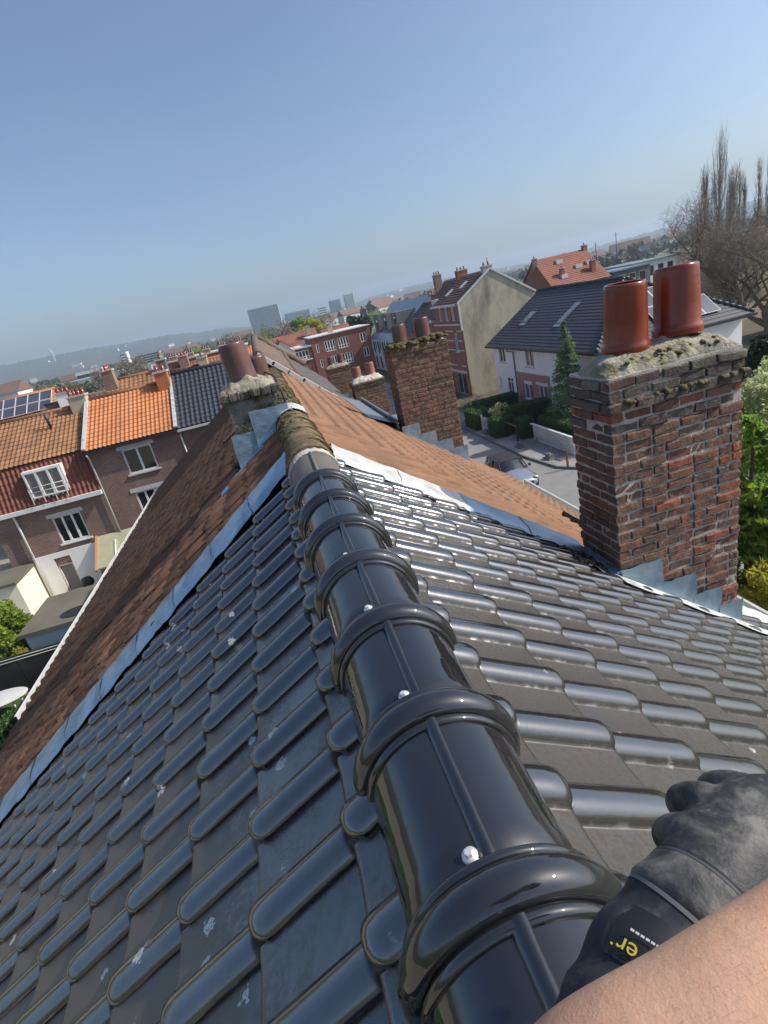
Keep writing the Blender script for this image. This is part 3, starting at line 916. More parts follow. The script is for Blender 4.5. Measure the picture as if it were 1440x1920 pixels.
def chimney(name, label, x0, x1, y0, y1, ztop, zl, zr, bm, topm, pots, potmat_, seed, corbel=(.0, .03, .05), joined_sides=True, cap=None,
            H=.078, dz_dome=.15, specials=(), single=True, core='mortar', jy=.008):
    """brick stack; zl, zr = where its street/ridge side meets the roof. Pieces on the two faces in view are single bricks"""
    q = random.Random(seed)
    t = thing(name, label, 'chimney', ((x0 + x1) / 2, (y0 + y1) / 2, zr))
    zb = min(zl, zr) - .25
    n = int((ztop - zb) / H)
    rest = MB()
    bd, jt = .10, .014
    def brick_at(a, b, front, special=None, key=bm, dist=1.0):
        sz = (b[0] - a[0], b[1] - a[1], b[2] - a[2])
        if front == 'x':
            m = Matrix.Translation(a) @ Matrix.Diagonal((*sz, 1))
        else:
            m = Matrix.Translation((b[0], a[1], a[2])) @ Matrix.Rotation(R(90), 4, 'Z') @ Matrix.Diagonal((sz[1], sz[0], sz[2], 1))
        if key == topm and topm != bm: m = m @ Matrix.Rotation(R(q.uniform(-2.5, 2.5)), 4, 'Z') @ Matrix.Rotation(R(q.uniform(-2, 2)), 4, 'Y')
        put('brick', q.choice(BV[special or key]), t, m)
    for c in range(n):
        z1 = ztop - c * H; z0 = z1 - (H - jt)
        ex = {0: corbel[1], 1: corbel[1] * .6, 2: corbel[2]}.get(c, 0.0)
        X0, X1, YA, YB = x0 - ex, x1 + ex, y0 - ex, y1 + ex
        key = topm if c < 6 and q.random() < (1.0 if c < 3 else .8 - .12 * c) else bm
        odd = c % 2
        # near face
        x = X0 if not odd else X0 + bd + jt
        first = True
        while x < X1 - .03:
            L = .205 if not (odd and first) else .205
            if not odd and first: L = .205
            if q.random() < .18: L = .098
            L += q.uniform(-.008, .008)
            e = min(x + L, X1)
            if X1 - e < .05: e = X1
            roofz = zl + (zr - zl) * ((x - x0) / (x1 - x0))
            if z1 > roofz - .12:
                brick_at((x, YA + q.uniform(-jy, jy * .5), z0 + q.uniform(-.003, .003)), (e, YA + bd, z1), 'x', next((s_ for cc, kk, s_ in specials if cc == c and kk == (1 if e >= X1 - .01 else 0)), None), key)
            x = e + jt; first = False
        # ridge-side face
        y = YA + bd + jt if not odd else YA
        while y < YB - .03:
            L = .205 + q.uniform(-.006, .006)
            e = min(y + L, YB)
            if YB - e < .05: e = YB
            if z1 > zl - .12:
                brick_at((X0 + q.uniform(-jy, jy * .5), y, z0 + q.uniform(-.003, .003)), (X0 + bd, e, z1), 'y', None, key)
            y = e + jt
        # faces turned away: joined
        x = X0 + bd + jt
        while x < X1 - .03:
            e = min(x + .2, X1)
            rest.box((x, YB - bd, z0), (e, YB, z1)); x = e + jt
        y = YA + bd + jt
        while y < YB - bd - .03:
            e = min(y + .2, YB - bd - jt)
            rest.box((X1 - bd, y, z0), (X1, e, z1)); y = e + jt
    o = rest.build('far_side_bricks', M[bm], t); o['kind'] = 'stuff'
    MB().box((x0 + .007, y0 + .007, zb), (x1 - .007, y1 - .007, ztop + .02)).build('mortar_core', M[core], t)
    dome(x0 - corbel[1] + .008, x1 + corbel[1] - .01, y0 - corbel[1] + .012, y1 + corbel[1] - .01, ztop - .012, dz_dome, seed + 1, M[cap or 'flaunch']).build('mortar_cap', M[cap or 'flaunch'], t)
    for (px, py, pz, h, r_, tilt) in pots:
        put('chimney_pot', pot_mesh(M[potmat_], h, r_, r_ + .024), t, Matrix.Translation((px, py, pz)) @ Matrix.Rotation(R(tilt[0]), 4, 'X') @ Matrix.Rotation(R(tilt[1]), 4, 'Y'))
    return t

def step_sheets(t, y, xs, ztops, zbots, mat, lap=.012, seed=1):
    """stepped lead sheets standing on the near face of a stack"""
    q = random.Random(seed)
    for i in range(len(xs) - 1):
        x0, x1 = xs[i] - lap, xs[i + 1] + lap
        zt = ztops[i]; zb0, zb1 = zbots[i], zbots[i + 1]
        n = 7; V = []; F = []
        for k in range(n + 1):
            x = x0 + (x1 - x0) * k / n
            zb = zb0 + (zb1 - zb0) * k / n
            for j in range(7):
                tt = j / 6
                z = zt + (zb - zt) * tt + q.uniform(-.006, .006)
                V.append((x + q.uniform(-.004, .004), y - .020 - .003 * i - (.05 * max(0, tt - .8) / .2) + .004 * math.sin(k * 2.1 + j + i) , z))
        for k in range(n):
            for j in range(6):
                a = k * 7 + j
                F.append((a, a + 1, a + 8, a + 7))
        MB().add(V, F, True).build('flashing_sheet', mat, t)

# the large stack on the street side
BX0, BX1, BY0, BY1 = 2.09, 3.17, 3.35, 3.87
def rz(x, extra=0.0): return Z0 - x * math.tan(A) + extra
big = chimney('brick_chimney', 'large dark brick chimney with two glossy red pots, nearest on the street side', BX0, BX1, BY0, BY1, -.0, rz(BX0), rz(BX1),
              'brick', 'brick_top', [(2.45, 3.66, .150, .445, .142, (2, 1)), (2.885, 3.66, .180, .445, .148, (-3, 2))], 'pot', 3, dz_dome=.15,
              specials=((9, 1, 'brick_orange'), (10, 1, 'brick_orange')), jy=.012, corbel=(0, .012, .028))
q = random.Random(19)
def ps4():
    u = q.random()
    if u < .6: return (q.uniform(2.2, 3.02), q.uniform(BY0 + .03, BY0 + .2), .06 + .06 * q.random()), (0, 0, 1)
    return (q.uniform(BX0, BX1 + .03), BY0 - .03, -.16 + q.uniform(-.01, .01)), (0, -.6, .8)
V, F = blob_arrays(q, 80, ps4, .008, .028, .6)
o = put('moss_cushions', np_mesh('moss_cushions', V, F, M['moss'], True), big); o['kind'] = 'stuff'
step_sheets(big, BY0, [2.06, 2.44, 2.74, 2.98, 3.19], [rz(2.06) + .11, rz(2.44) + .16, rz(2.74) + .17, rz(2.98) + .16],
            [rz(2.06, -.0), rz(2.44, -.03), rz(2.74, -.05), rz(2.98, -.05), rz(3.19, -.05)], M['zinc'], seed=5)
# soaker up the ridge-side face, and the lead apron that lies on the tiles
V = []
for k in range(9):
    y = BY0 - .05 + (BY1 + .12 - BY0) * k / 8
    V += [(BX0 - .012, y, rz(BX0) + .13 + .01 * math.sin(k * 2)), (BX0 - .02, y, rz(BX0) + .05), (BX0 - .17, y, rz(BX0 - .17) + .065 + .006 * math.sin(k))]
MB().add(V, [f for k in range(8) for f in ((k * 3, k * 3 + 3, k * 3 + 4, k * 3 + 1), (k * 3 + 1, k * 3 + 4, k * 3 + 5, k * 3 + 2))], True).build('flashing_sheet', M['zinc'], big)
q = random.Random(8); V = []
for k in range(21):
    x = 2.02 + 1.5 * k / 20
    V += [(x, BY0 - .03, rz(x) + .085), (x + .01, BY0 - .10 - .02 * math.sin(k * 1.1), rz(x) + .083 + q.uniform(-.004, .004)), (x + .02, BY0 - .155 - .03 * math.sin(k * .9) , rz(x) + .060)]
MB().add(V, [f for k in range(20) for f in ((k * 3, k * 3 + 1, k * 3 + 4, k * 3 + 3), (k * 3 + 1, k * 3 + 2, k * 3 + 5, k * 3 + 4))], True).build('flashing_apron', M['zinc_w'], big)

# the next stack down the row
MX0, MX1, MY0, MY1 = 1.98, 3.00, 9.30, 9.85
mid = chimney('brick_chimney', 'brown brick chimney with two dull brown pots on a mossy top, second along the row', MX0, MX1, MY0, MY1, .0, rz(MX0), rz(MX1),
              'brick_b', 'brick_b', [(2.27, 9.6, .05, .36, .124, (0, -2)), (2.68, 9.6, .06, .38, .128, (1, 0))], 'pot_dark', 13, corbel=(0, .012, .0), dz_dome=.10, core='mortar_b')
q = random.Random(21)
def ps3():
    return (q.uniform(MX0, MX1), q.uniform(MY0 - .02, MY1), .06 + q.uniform(-.05, .05)), (0, 0, 1)
V, F = blob_arrays(q, 150, ps3, .03, .085, .6)
o = put('moss_cushions', np_mesh('moss_cushions', V, F, M['moss'], True), mid); o['kind'] = 'stuff'
step_sheets(mid, MY0, [1.92, 2.22, 2.50, 2.78, 3.04], [rz(1.92) + .20, rz(2.22) + .20, rz(2.50) + .20, rz(2.78) + .2], [rz(1.92, -.05), rz(2.22, -.12), rz(2.5, -.12), rz(2.78, -.12), rz(3.04, -.12)], M['zinc'], seed=6)
V = []
q = random.Random(9)
for k in range(25):
    x = 1.95 + 1.45 * k / 24
    V += [(x, MY0 - .02, rz(x) + .07), (x, MY0 - .13 - .03 * math.sin(k * 1.3) - q.uniform(0, .03), rz(x) + .055)]
MB().add(V, [(k * 2, k * 2 + 1, k * 2 + 3, k * 2 + 2) for k in range(24)], True).build('flashing_apron', M['zinc_w'], mid)

# two lower stacks further on
c2 = chimney('brick_chimney', 'lower brown chimney with two orange-red pots on a clean cement cap, third along the row', 2.1, 3.0, 15.3, 15.85, -1.12, -2.2, -2.7, 'brick_b', 'brick_b',
             [(2.32, 15.6, -1.0, .30, .12, (0, 0)), (2.72, 15.6, -1.0, .34, .12, (0, 0))], 'pot_orange', 15, corbel=(0, .03, 0), cap='mortar', dz_dome=.14, core='mortar_b')
step_sheets(c2, 15.3, [2.06, 2.3, 2.55], [-1.75, -1.95], [-2.3, -2.4, -2.5], M['zinc'], seed=7)
c3 = chimney('brick_chimney', 'lower brown chimney with two dark pots on a mossy cap, farthest along the row', 2.12, 3.0, 21.3, 21.85, -1.1, -2.6, -3.0, 'brick_b', 'brick_b',
             [(2.36, 21.6, -1.0, .30, .12, (0, 0)), (2.76, 21.6, -1.0, .33, .12, (0, 0))], 'pot_dark', 17, corbel=(0, .03, 0), dz_dome=.12, core='mortar_b')
step_sheets(c3, 21.3, [2.1, 2.4, 2.7, 2.98], [-1.95, -2.15, -2.35], [-2.6, -2.8, -2.95, -3.1], M['zinc'], seed=8)

# ---- rendered stack on the garden side, close to the ridge, wrapped in lead
GX0, GX1, GY0, GY1 = -.60, -.10, 5.72, 6.25
gt = thing('rendered_chimney', 'squat mossy rendered chimney with a brown pot and blue lead flashing beside the ridge', 'chimney', (-.35, 6, -.5))
mb = MB(); V = []; F = []
q = random.Random(31)
nz = 9
per = [(GX0, GY0), ((GX0 + GX1) / 2, GY0), (GX1, GY0), (GX1, (GY0 + GY1) / 2), (GX1, GY1), ((GX0 + GX1) / 2, GY1), (GX0, GY1), (GX0, (GY0 + GY1) / 2)]
for j in range(nz):
    z = -.75 + (.27 + .75) * j / (nz - 1)
    for (x, y) in per: V.append((x + q.uniform(-.008, .008), y + q.uniform(-.008, .008), z))
for j in range(nz - 1):
    for k in range(8): F.append((j * 8 + k, j * 8 + (k + 1) % 8, (j + 1) * 8 + (k + 1) % 8, (j + 1) * 8 + k))
mb.add(V, F, False)
mb.build('stack', nmat('mossy_render', [(.10, .10, .085), (.19, .185, .16), (.26, .25, .22)], 8, .96, 0, 1.0, 45, .02, stain=(.05, .055, .025), stscale=5, stth=(.5, .62)), gt)
for k in range(6):     # ragged brick crown under the mortar cap
    x = GX0 - .05 + k * .105
    put('brick', BV['brick_top'][k], gt, Matrix.Translation((x, GY0 - .05 + q.uniform(-.015, .015), .225 + q.uniform(-.01, .01))) @ Matrix.Diagonal((.095, .12, .085, 1)))
for k in range(3):
    put('brick', BV['brick_top'][k], gt, Matrix.Translation((GX0 + .06, GY0 + .09 + .2 * k, .225)) @ Matrix.Rotation(R(90), 4, 'Z') @ Matrix.Diagonal((.18, .12, .085, 1)))
dome(GX0 - .035, GX1 + .03, GY0 - .035, GY1 + .03, .315, .085, 33, M['flaunch'], .003).build('mortar_cap', M['flaunch'], gt)
put('chimney_pot', pot_mesh(M['pot_dark'], .40, .135, .15), gt, Matrix.Translation((-.37, 5.98, .37)) @ Matrix.Rotation(R(-4), 4, 'Y'))
tag(put('chimney_pot', pot_mesh(M['pot_dark'], .30, .105, .12), gt, Matrix.Translation((-.20, 6.32, .28))), 'smaller pinkish pot half hidden behind')
def garden_z(x): return Z0 + x * math.tan(A)
step_sheets(gt, GY0 - .01, [-.645, -.37], [-.10], [garden_z(-.645) - .02, garden_z(-.37) + .0], M['zinc'], seed=14)
V = []
for k in range(11):
    x = -.92 + .95 * k / 10
    V += [(x, GY0 - .02, garden_z(x) + .10), (x - .01, GY0 - .10 - .02 * math.sin(k * 1.9), garden_z(x) + .075), (x - .02, GY0 - .17 - .03 * math.sin(k * 1.3), garden_z(x) + .055)]
MB().add(V, [f for k in range(10) for f in ((k * 3, k * 3 + 1, k * 3 + 4, k * 3 + 3), (k * 3 + 1, k * 3 + 2, k * 3 + 5, k * 3 + 4))], True).build('flashing_apron', M['zinc'], gt)
step_sheets(gt, GY0 - .024, [-.40, -.02], [.10], [garden_z(-.40) - .02, garden_z(-.02) + .02], M['zinc'], seed=16)
V = []
for k in range(9):      # saddle over the ridge
    a = R(150 - 115 * k / 8)
    for y in (GY0 - .12, GY0 - .02, GY0 + .22, GY0 + .34):
        V.append((.195 * math.cos(a), y + .03 * math.sin(k * 1.7), -.155 + .195 * math.sin(a)))
MB().add(V, [(k * 4 + j, k * 4 + j + 1, k * 4 + 5 + j, k * 4 + 4 + j) for k in range(8) for j in range(3)], True).build('flashing_saddle', M['zinc_w'], gt)
mb = MB(); mb.tube([(-.02, GY0 - .03, .06), (-.03, GY0 + .05, .25), (-.06, GY0 + .25, .36), (-.14, GY0 + .5, .40)], [.012, .011, .010, .008], 7)
mb.build('cable', M['rubber'], gt)
# ================================================================== generic builders for the other houses
def sheet_tiles(o, u, v, wu, lv, tw, te, h=.04, step=.03, nper=6, jit=0.0):
    """corrugated tile sheet: origin o at the lower left, u across, v up the slope; real rolls and course steps in one mesh (numpy)"""
    o = np.array(o, float); u = np.array(u, float); v = np.array(v, float)
    u /= np.linalg.norm(u); v /= np.linalg.norm(v); n = np.cross(u, v)
    nu = max(2, int(wu / tw) * nper); nc = max(1, int(round(lv / te)))
    us = np.linspace(0, wu, nu + 1)
    prof = h * (.5 + .5 * np.cos(2 * np.pi * us / tw)) ** 1.3
    rows = []
    for c in range(nc):
        for (t_, l_) in ((0.0, step), (1.0, 0.004)):
            rows.append((min(lv, (c + t_) * te), l_))
    V = np.zeros((len(rows), nu + 1, 3))
    for j, (d, l_) in enumerate(rows):
        V[j] = o + us[:, None] * u + v * d + (prof + l_)[:, None] * n
    idx = np.arange(len(rows) * (nu + 1)).reshape(len(rows), nu + 1)
    F = np.stack([idx[:-1, :-1], idx[:-1, 1:], idx[1:, 1:], idx[1:, :-1]], -1).reshape(-1, 4)
    return V.reshape(-1, 3), F

def tile_roof(name, o, u, v, wu, lv, mat, parent, tw=.22, te=.33, h=.04, step=.03, nper=6):
    V, F = sheet_tiles(o, u, v, wu, lv, tw, te, h, step, nper)
    return put(name, np_mesh(name, V, F, mat, False), parent)

def wall_holes(o, u, wu, hz, rects, depth, normal):
    """wall sheet with real openings and reveals; rects = (u0, z0, u1, z1)"""
    o = Vector(o); u = Vector(u).normalized(); n = Vector(normal); zz = Vector((0, 0, 1))
    us = sorted({0.0, wu, *[r_[0] for r_ in rects], *[r_[2] for r_ in rects]})
    zs = sorted({0.0, hz, *[r_[1] for r_ in rects], *[r_[3] for r_ in rects]})
    us = [x for x in us if 0 <= x <= wu]; zs = [x for x in zs if 0 <= x <= hz]
    mb = MB()
    P = lambda a, b, d=0: o + u * a + zz * b - n * d
    flip = u.cross(zz).dot(n) < 0
    def qd(a, b, c, d):
        mb.quad(*((a, b, c, d) if not flip else (d, c, b, a)))
    for i in range(len(us) - 1):
        for j in range(len(zs) - 1):
            cu, cz = (us[i] + us[i + 1]) / 2, (zs[j] + zs[j + 1]) / 2
            if any(r_[0] < cu < r_[2] and r_[1] < cz < r_[3] for r_ in rects): continue
            qd(P(us[i], zs[j]), P(us[i + 1], zs[j]), P(us[i + 1], zs[j + 1]), P(us[i], zs[j + 1]))
    for (a, b, c, d) in rects:
        qd(P(a, b), P(a, b, depth), P(a, d, depth), P(a, d)); qd(P(c, d), P(c, d, depth), P(c, b, depth), P(c, b))
        qd(P(a, d), P(a, d, depth), P(c, d, depth), P(c, d)); qd(P(c, b), P(c, b, depth), P(a, b, depth), P(a, b))
    return mb

def window(parent, o, u, normal, rect, depth, frame_mat, glass, leaves=2, fw_=.07, sill=None, lintel=None, transom=0, name='window', sill_h=.08, lintel_h=.2, blind=0):
    """frame with glass set in an opening; parts of one window are its children"""
    o = Vector(o); u = Vector(u).normalized(); n = Vector(normal); zz = Vector((0, 0, 1))
    a, b, c, d = rect
    Mx = Matrix(((u.x, -n.x, 0, o.x), (u.y, -n.y, 0, o.y), (u.z, -n.z, 1, o.z), (0, 0, 0, 1)))   # local: x along, y inwards, z up
    fm = MB()
    y0, y1 = depth - .10, depth - .04
    fm.box((a, y0, b), (a + fw_, y1, d), Mx); fm.box((c - fw_, y0, b), (c, y1, d), Mx)
    fm.box((a + fw_, y0, b), (c - fw_, y1, b + fw_), Mx); fm.box((a + fw_, y0, d - fw_), (c - fw_, y1, d), Mx)
    for k in range(1, leaves):
        x = a + (c - a) * k / leaves
        fm.box((x - fw_ * .7, y0 + .003, b + fw_), (x + fw_ * .7, y1 - .003, d - fw_), Mx)
    if transom:
        z = b + (d - b) * transom
        fm.box((a + fw_, y0 + .006, z - fw_ * .45), (c - fw_, y1 - .006, z + fw_ * .45), Mx)
    f = fm.build(name, frame_mat, parent)
    MB().box((a + .01, depth - .03, b + .01), (c - .01, depth - .012, d - .01), Mx).build('pane', glass, f)
    if sill is not None: MB().box((a - .10, -.07, b - sill_h), (c + .10, depth - .02, b - .002), Mx).build('sill', sill, f)
    if lintel is not None: MB().box((a - .18, -.025, d + .002), (c + .18, .03, d + lintel_h), Mx).build('lintel', lintel, f)
    if blind: MB().box((a + .02, .0, d - blind), (c - .02, depth - .11, d - .004), Mx).build('shutter_box', M['white'], f)
    return f

def facade(parent, o, u, normal, wu, hz, wins, mat, depth=.14, name='wall', **kw):
    rects = [w_[0] for w_ in wins]
    wl = wall_holes(o, u, wu, hz, rects, depth, normal).build(name, mat, parent)
    for w_ in wins:
        opt = dict(kw); opt.update(w_[1] if len(w_) > 1 else {})
        window(parent, o, u, normal, w_[0], depth, opt.pop('frame', M['white']), opt.pop('glass', M['glass']), **opt)
    return wl

def small_stack(parent, x0, x1, y0, y1, z0, z1, mat, npots=2, potm='pot_dark', name='chimney', cap=M['mortar']):
    mb = MB(); mb.box((x0, y0, z0), (x1, y1, z1))
    c = mb.build(name, mat, parent)
    MB().box((x0 - .05, y0 - .05, z1 + .002), (x1 + .05, y1 + .05, z1 + .09)).build('chimney_cap', cap, c)
    for k in range(npots):
        t_ = (k + .5) / npots
        if (x1 - x0) > (y1 - y0): px, py = x0 + (x1 - x0) * t_, (y0 + y1) / 2
        else: px, py = (x0 + x1) / 2, y0 + (y1 - y0) * t_
        MB().lathe([(.12, 0), (.10, .05), (.095, .32), (.075, .32), (.07, .05)], 12, (px, py, z1 + .085)).build('chimney_pot', M[potm], c)
    return c

# ================================================================== the rest of our row
houseC = thing('terraced_house', 'narrow stretch of old orange roof behind the second chimney, edged with grey gutter', 'house', (0, 11, -9.5))
tile_roof('roof', (1.62, Y2 + .02, rz(1.62)), (0, 1, 0), (-CA, 0, SA), Y3 - Y2 - .04, 1.62 / CA, M['clay_r'], houseC, .205, .285)
MB().box((.3, Y2 + .01, -9.5), (1.7, Y3 - .01, rz(1.7) - .1)).build('wall', M['wall_brown'], houseC)
MB().box((1.7, Y2 + .01, -9.5), (XR - .4, Y3 - .01, -4.4)).build('rear_wing', M['wall_brown'], houseC)
mb = MB()
for (dx, w_, z) in ((1.50, .34, .035), ):
    mb.add([(1.42, Y2 - .35, rz(1.42) + .09), (1.86, Y2 - .35, rz(1.62) + .02), (1.86, Y3, rz(1.62) + .02), (1.42, Y3, rz(1.42) + .09)], [(0, 1, 2, 3)])
mb.box((1.86, Y2 - .4, rz(1.62) - .10), (1.90, Y3, rz(1.62) + .10)); mb.box((1.62, Y2 - .4, rz(1.62) - .12), (1.86, Y3, rz(1.62) - .09)); mb.box((1.61, Y2 - .4, rz(1.62) - .12), (1.625, Y3, rz(1.62) + .06))
mb.build('gutter', M['gutter'], houseC)

houseD = thing('terraced_house', 'brown and grey tiled roof with pale verge beyond the orange roof', 'house', (0, 16, -9.5))
def dpt(x, y): return Vector((x, y, .25 - (x + .2) * .90))
P42 = math.atan(.90); vD = Vector((-math.cos(P42), 0, math.sin(P42)))
tile_roof('roof', dpt(.62, Y3 + .2) , (0, 1, .045), vD, 7.6, .82 / math.cos(P42), M['brown_tile'], houseD, .30, .34, .05, .035)
tag(tile_roof('roof', dpt(1.75, Y3 + .2) + Vector((0, 0, -.03)), (0, 1, .045), vD, 6.4, 1.12 / math.cos(P42), M['grey_tile'], houseD, .30, .34, .05, .035), 'grey tiled lower strip of the roof')
mb = MB()
a0, a1 = dpt(-.22, Y3 + .12), dpt(1.80, Y3 + .12)
for k in range(7):
    p, e = a0.lerp(a1, k / 7), a0.lerp(a1, (k + 1.08) / 7)
    mb.beam(p + Vector((0, 0, .07 + .012 * (k % 2))), e + Vector((0, 0, .06 + .012 * (k % 2))), .22, .10)
mb.build('verge_tiles', M['trim'], houseD)
mb = MB(); mb.tube([dpt(.60, Y3 + .3) + Vector((0, 0, .05)), dpt(.62, Y3 + 7.4) + Vector((0, 0, .38))], .09, 8); mb.build('roll_course', M['brown_tile'], houseD)
mb = MB(); mb.tube([dpt(-.2, Y3 + .2) + Vector((0, 0, .05)), dpt(-.2, Y3 + 7.7) + Vector((0, 0, .39))], .12, 8); mb.build('ridge_tile', M['brown_tile'], houseD)
mb = MB(); mb.tube([dpt(-.2, Y3 + 7.75) + Vector((0, 0, .42)), dpt(1.3, Y3 + 7.7) + Vector((0, 0, .42))], .13, 8); mb.build('verge_tiles', M['brown_tile'], houseD)
MB().prism([(-4.4, Y3 + .2, -9.5), (1.7, Y3 + .2, -9.5), (1.7, Y3 + .2, -1.75), (-.2, Y3 + .2, .05), (-.35, Y3 + .2, -.45), (-4.4, Y3 + .2, -3.6)][::-1], (0, 7.3, 0)).build('wall', M['wall_brown'], houseD)
houseE = thing('terraced_house', 'last house of the row, tan roof behind the two small chimneys', 'house', (0, 24, -9.5))
MB().box((-4.5, 20.6, -9.5), (3.4, 26.5, -4.0)).build('wall', M['wall_brown'], houseE)
tile_roof('roof', (3.7, 20.6, -3.9), (0, 1, 0), (-3.7, 0, 2.7), 6.2, 4.58, M['tan_tile'], houseE, .3, .34, .05)
tile_roof('roof', (-4.7, 26.8, -3.9), (0, -1, 0), (4.7, 0, 2.7), 6.2, 5.42, M['tan_tile'], houseE, .3, .34, .05)
small_stack(houseE, -.35, .35, 24.2, 24.8, -1.7, -.1, M['wall_brown'], 2)
houseF = thing('terraced_house', 'house with grey-brown roof under the two lower brick chimneys', 'house', (2.5, 17, -9.5))
MB().box((1.72, Y3, -9.5), (3.7, 20.5, -4.2)).build('wall', M['wall_brown'], houseF)
tile_roof('roof', (4.0, Y3 + .05, -3.5), (0, 1, 0), (-2.28, 0, 1.6), 7.5, 2.75, M['brown_tile'], houseF, .3, .34, .05)
# ================================================================== ground and street
G = -9.5
def sheet(name, poly, z, mat, kind='structure'):
    mb = MB(); mb.add([(x, y, z) for x, y in poly], [tuple(range(len(poly)))])
    o = mb.build(name, mat); o['kind'] = kind
    return o
sheet('ground', [(-9000, -3000), (9000, -3000), (9000, 15000), (-9000, 15000)], G - .06, M['field'])
sheet('road', [(9.3, -40), (13.3, -40), (13.3, 12), (60, 8), (60, 23), (17, 24.2), (14.4, 24.7), (13.6, 25.9), (13.2, 29), (13.2, 92), (40, 92), (40, 97), (-60, 97), (-60, 92), (9.3, 92)], G, M['asphalt'])
sheet('garden_ground', [(-60, -20), (9.2, -20), (9.2, 91.9), (-60, 91.9)], G + .004, M['terrace'])
lw = sheet('lawn', [(-20, 4), (-8, 4), (-8, 19.0), (-20, 19.0)], G + .012, M['lawn'])
def pavement(name, poly, z0, z1, mat):
    mb = MB(); mb.prism([(x, y, z0) for x, y in poly], (0, 0, z1 - z0))
    o = mb.build(name, mat); o['kind'] = 'structure'; return o
pavement('pavement', [(13.35, 29), (13.74, 26), (14.5, 24.9), (17, 24.4), (60, 23.2), (60, 26.2), (15.15, 26.4), (15.15, 92), (13.35, 92)], G - .05, G + .12, M['paving'])
pavement('garden_plot', [(15.16, 26.41), (60, 26.21), (60, 92), (15.16, 92)], G - .05, G + .10, M['soil'])
pavement('pavement', [(6.8, -20), (9.15, -20), (9.15, 91), (6.8, 91)], G - .05, G + .12, M['paving'])
mb = MB()
pts = [(13.27, 92), (13.27, 29), (13.66, 25.95), (14.45, 24.8), (17, 24.3), (60, 23.1)]
for a, b in zip(pts[:-1], pts[1:]): mb.beam((*a, G + .06), (*b, G + .06), .14, .14)
k_ = mb.build('kerb', M['kerb']); k_['kind'] = 'structure'
mb = MB(); mb.beam((9.22, -20, G + .06), (9.22, 91, G + .06), .13, .14)
k_ = mb.build('kerb', M['kerb']); k_['kind'] = 'structure'

# ================================================================== back row across the gardens (facades face the viewer)
FY = 28.0
UX, NY = (1, 0, 0), (0, -1, 0)
def gable_side(x, y0, y1, ze, yr, zr_, zb=G): return [(x, y0, zb), (x, y1, zb), (x, y1, ze), (x, yr, zr_), (x, y0, ze)]

# --- brown tiled house with a tiled mansard front
hp = thing('terraced_house', 'brick back house with faded tan roof and steep tiled front storey, far left', 'house', (-12, FY, G))
x0, x1 = -14.75, -9.42
facade(hp, (x0, FY, G), UX, NY, x1 - x0, 4.62, [((2.6, 2.65, 3.95, 4.05), dict(leaves=3, sill=M['white'], lintel=M['trim'])), ((1.9, .05, 2.65, 1.6), dict(leaves=1, glass=M['glass_curtain'])), ((3.9, .05, 4.55, 1.9), dict(leaves=1))], M['wall_brown'])
MB().box((-13.75, FY - .055, G), (-12.86, FY - .012, G + 2.02)).build('white_wall', M['white_wall'], hp)
MB().box((-12.08, FY - .055, G), (-10.86, FY - .012, G + 2.02)).build('white_wall', M['white_wall'], hp)
MB().box((-13.75, FY - .055, G + 2.021), (-9.5, FY - .012, G + 2.30)).build('white_wall', M['white_wall'], hp)
MB().box((x0, FY - .30, -4.86), (x1 + .02, FY - .02, -4.66)).build('gutter', M['white'], hp)
mv = Vector((0, .55, 2.05))
tile_roof('mansard_tiles', (x0, FY - .12, -4.68), UX, mv, x1 - x0, mv.length, M['red_tile'], hp, .22, .34, .06, .03, 6)
MB().box((x0, FY + .62, -4.7), (x1, FY + 6.4, -2.75)).build('attic', M['felt'], hp)
uv = Vector((0, 3.35, 1.85))
tile_roof('roof', (x0, FY + .32, -2.68), UX, uv, x1 - x0, uv.length, M['tan_tile'], hp, .22, .33, .05, .03, 6)
tile_roof('roof', (x1, FY + 7.0, -2.68), (-1, 0, 0), (0, -3.33, 1.85), x1 - x0, uv.length, M['tan_tile'], hp, .22, .33, .05, .03, 6)
mb = MB(); mb.tube([(x0, FY + 3.68, -.80), (x1, FY + 3.68, -.80)], .11, 8); mb.build('ridge_tile', M['tan_tile'], hp)
# dormer window standing in the mansard
MB().box((-12.50, FY - .06, -4.62), (-10.72, FY + .6, -2.98)).build('dormer', M['white'], hp)
window(hp, (-12.45, FY - .20, -4.5), UX, NY, (.02, .2, 1.66, 1.48), .12, M['white'], M['glass_curtain'], 3)
mb = MB()
mb.tube([(-12.4, FY - .34, -3.98), (-10.8, FY - .34, -3.98)], .02, 6); mb.tube([(-12.4, FY - .34, -3.75), (-10.8, FY - .34, -3.75)], .02, 6)
for k in range(4): mb.beam((-12.4 + k * .53, FY - .34, -4.55), (-12.4 + k * .53, FY - .34, -3.75), .03, .03)
mb.build('balcony_rail', M['trim'], hp)
mb = MB(); mb.tube([(-13.62, FY - .20, -4.85), (-13.62, FY - .12, -5.05), (-13.64, FY - .12, -9.45)], .055, 8); mb.build('downpipe', M['white'], hp)
small_stack(hp, -10.25, -9.40, 31.0, 31.6, -2.2, -.35, M['tan_wall'], 4, 'pot')
MB().box((-14.3, FY + 1.2, -2.2), (-13.95, FY + 1.55, -1.7)).build('vent', M['darkmetal'], hp)
mb = MB(); mb.tube([(-11.3, FY + 2.4, -1.5), (-11.3, FY + 2.3, -.75)], .07, 8); mb.build('vent', M['darkmetal'], hp)
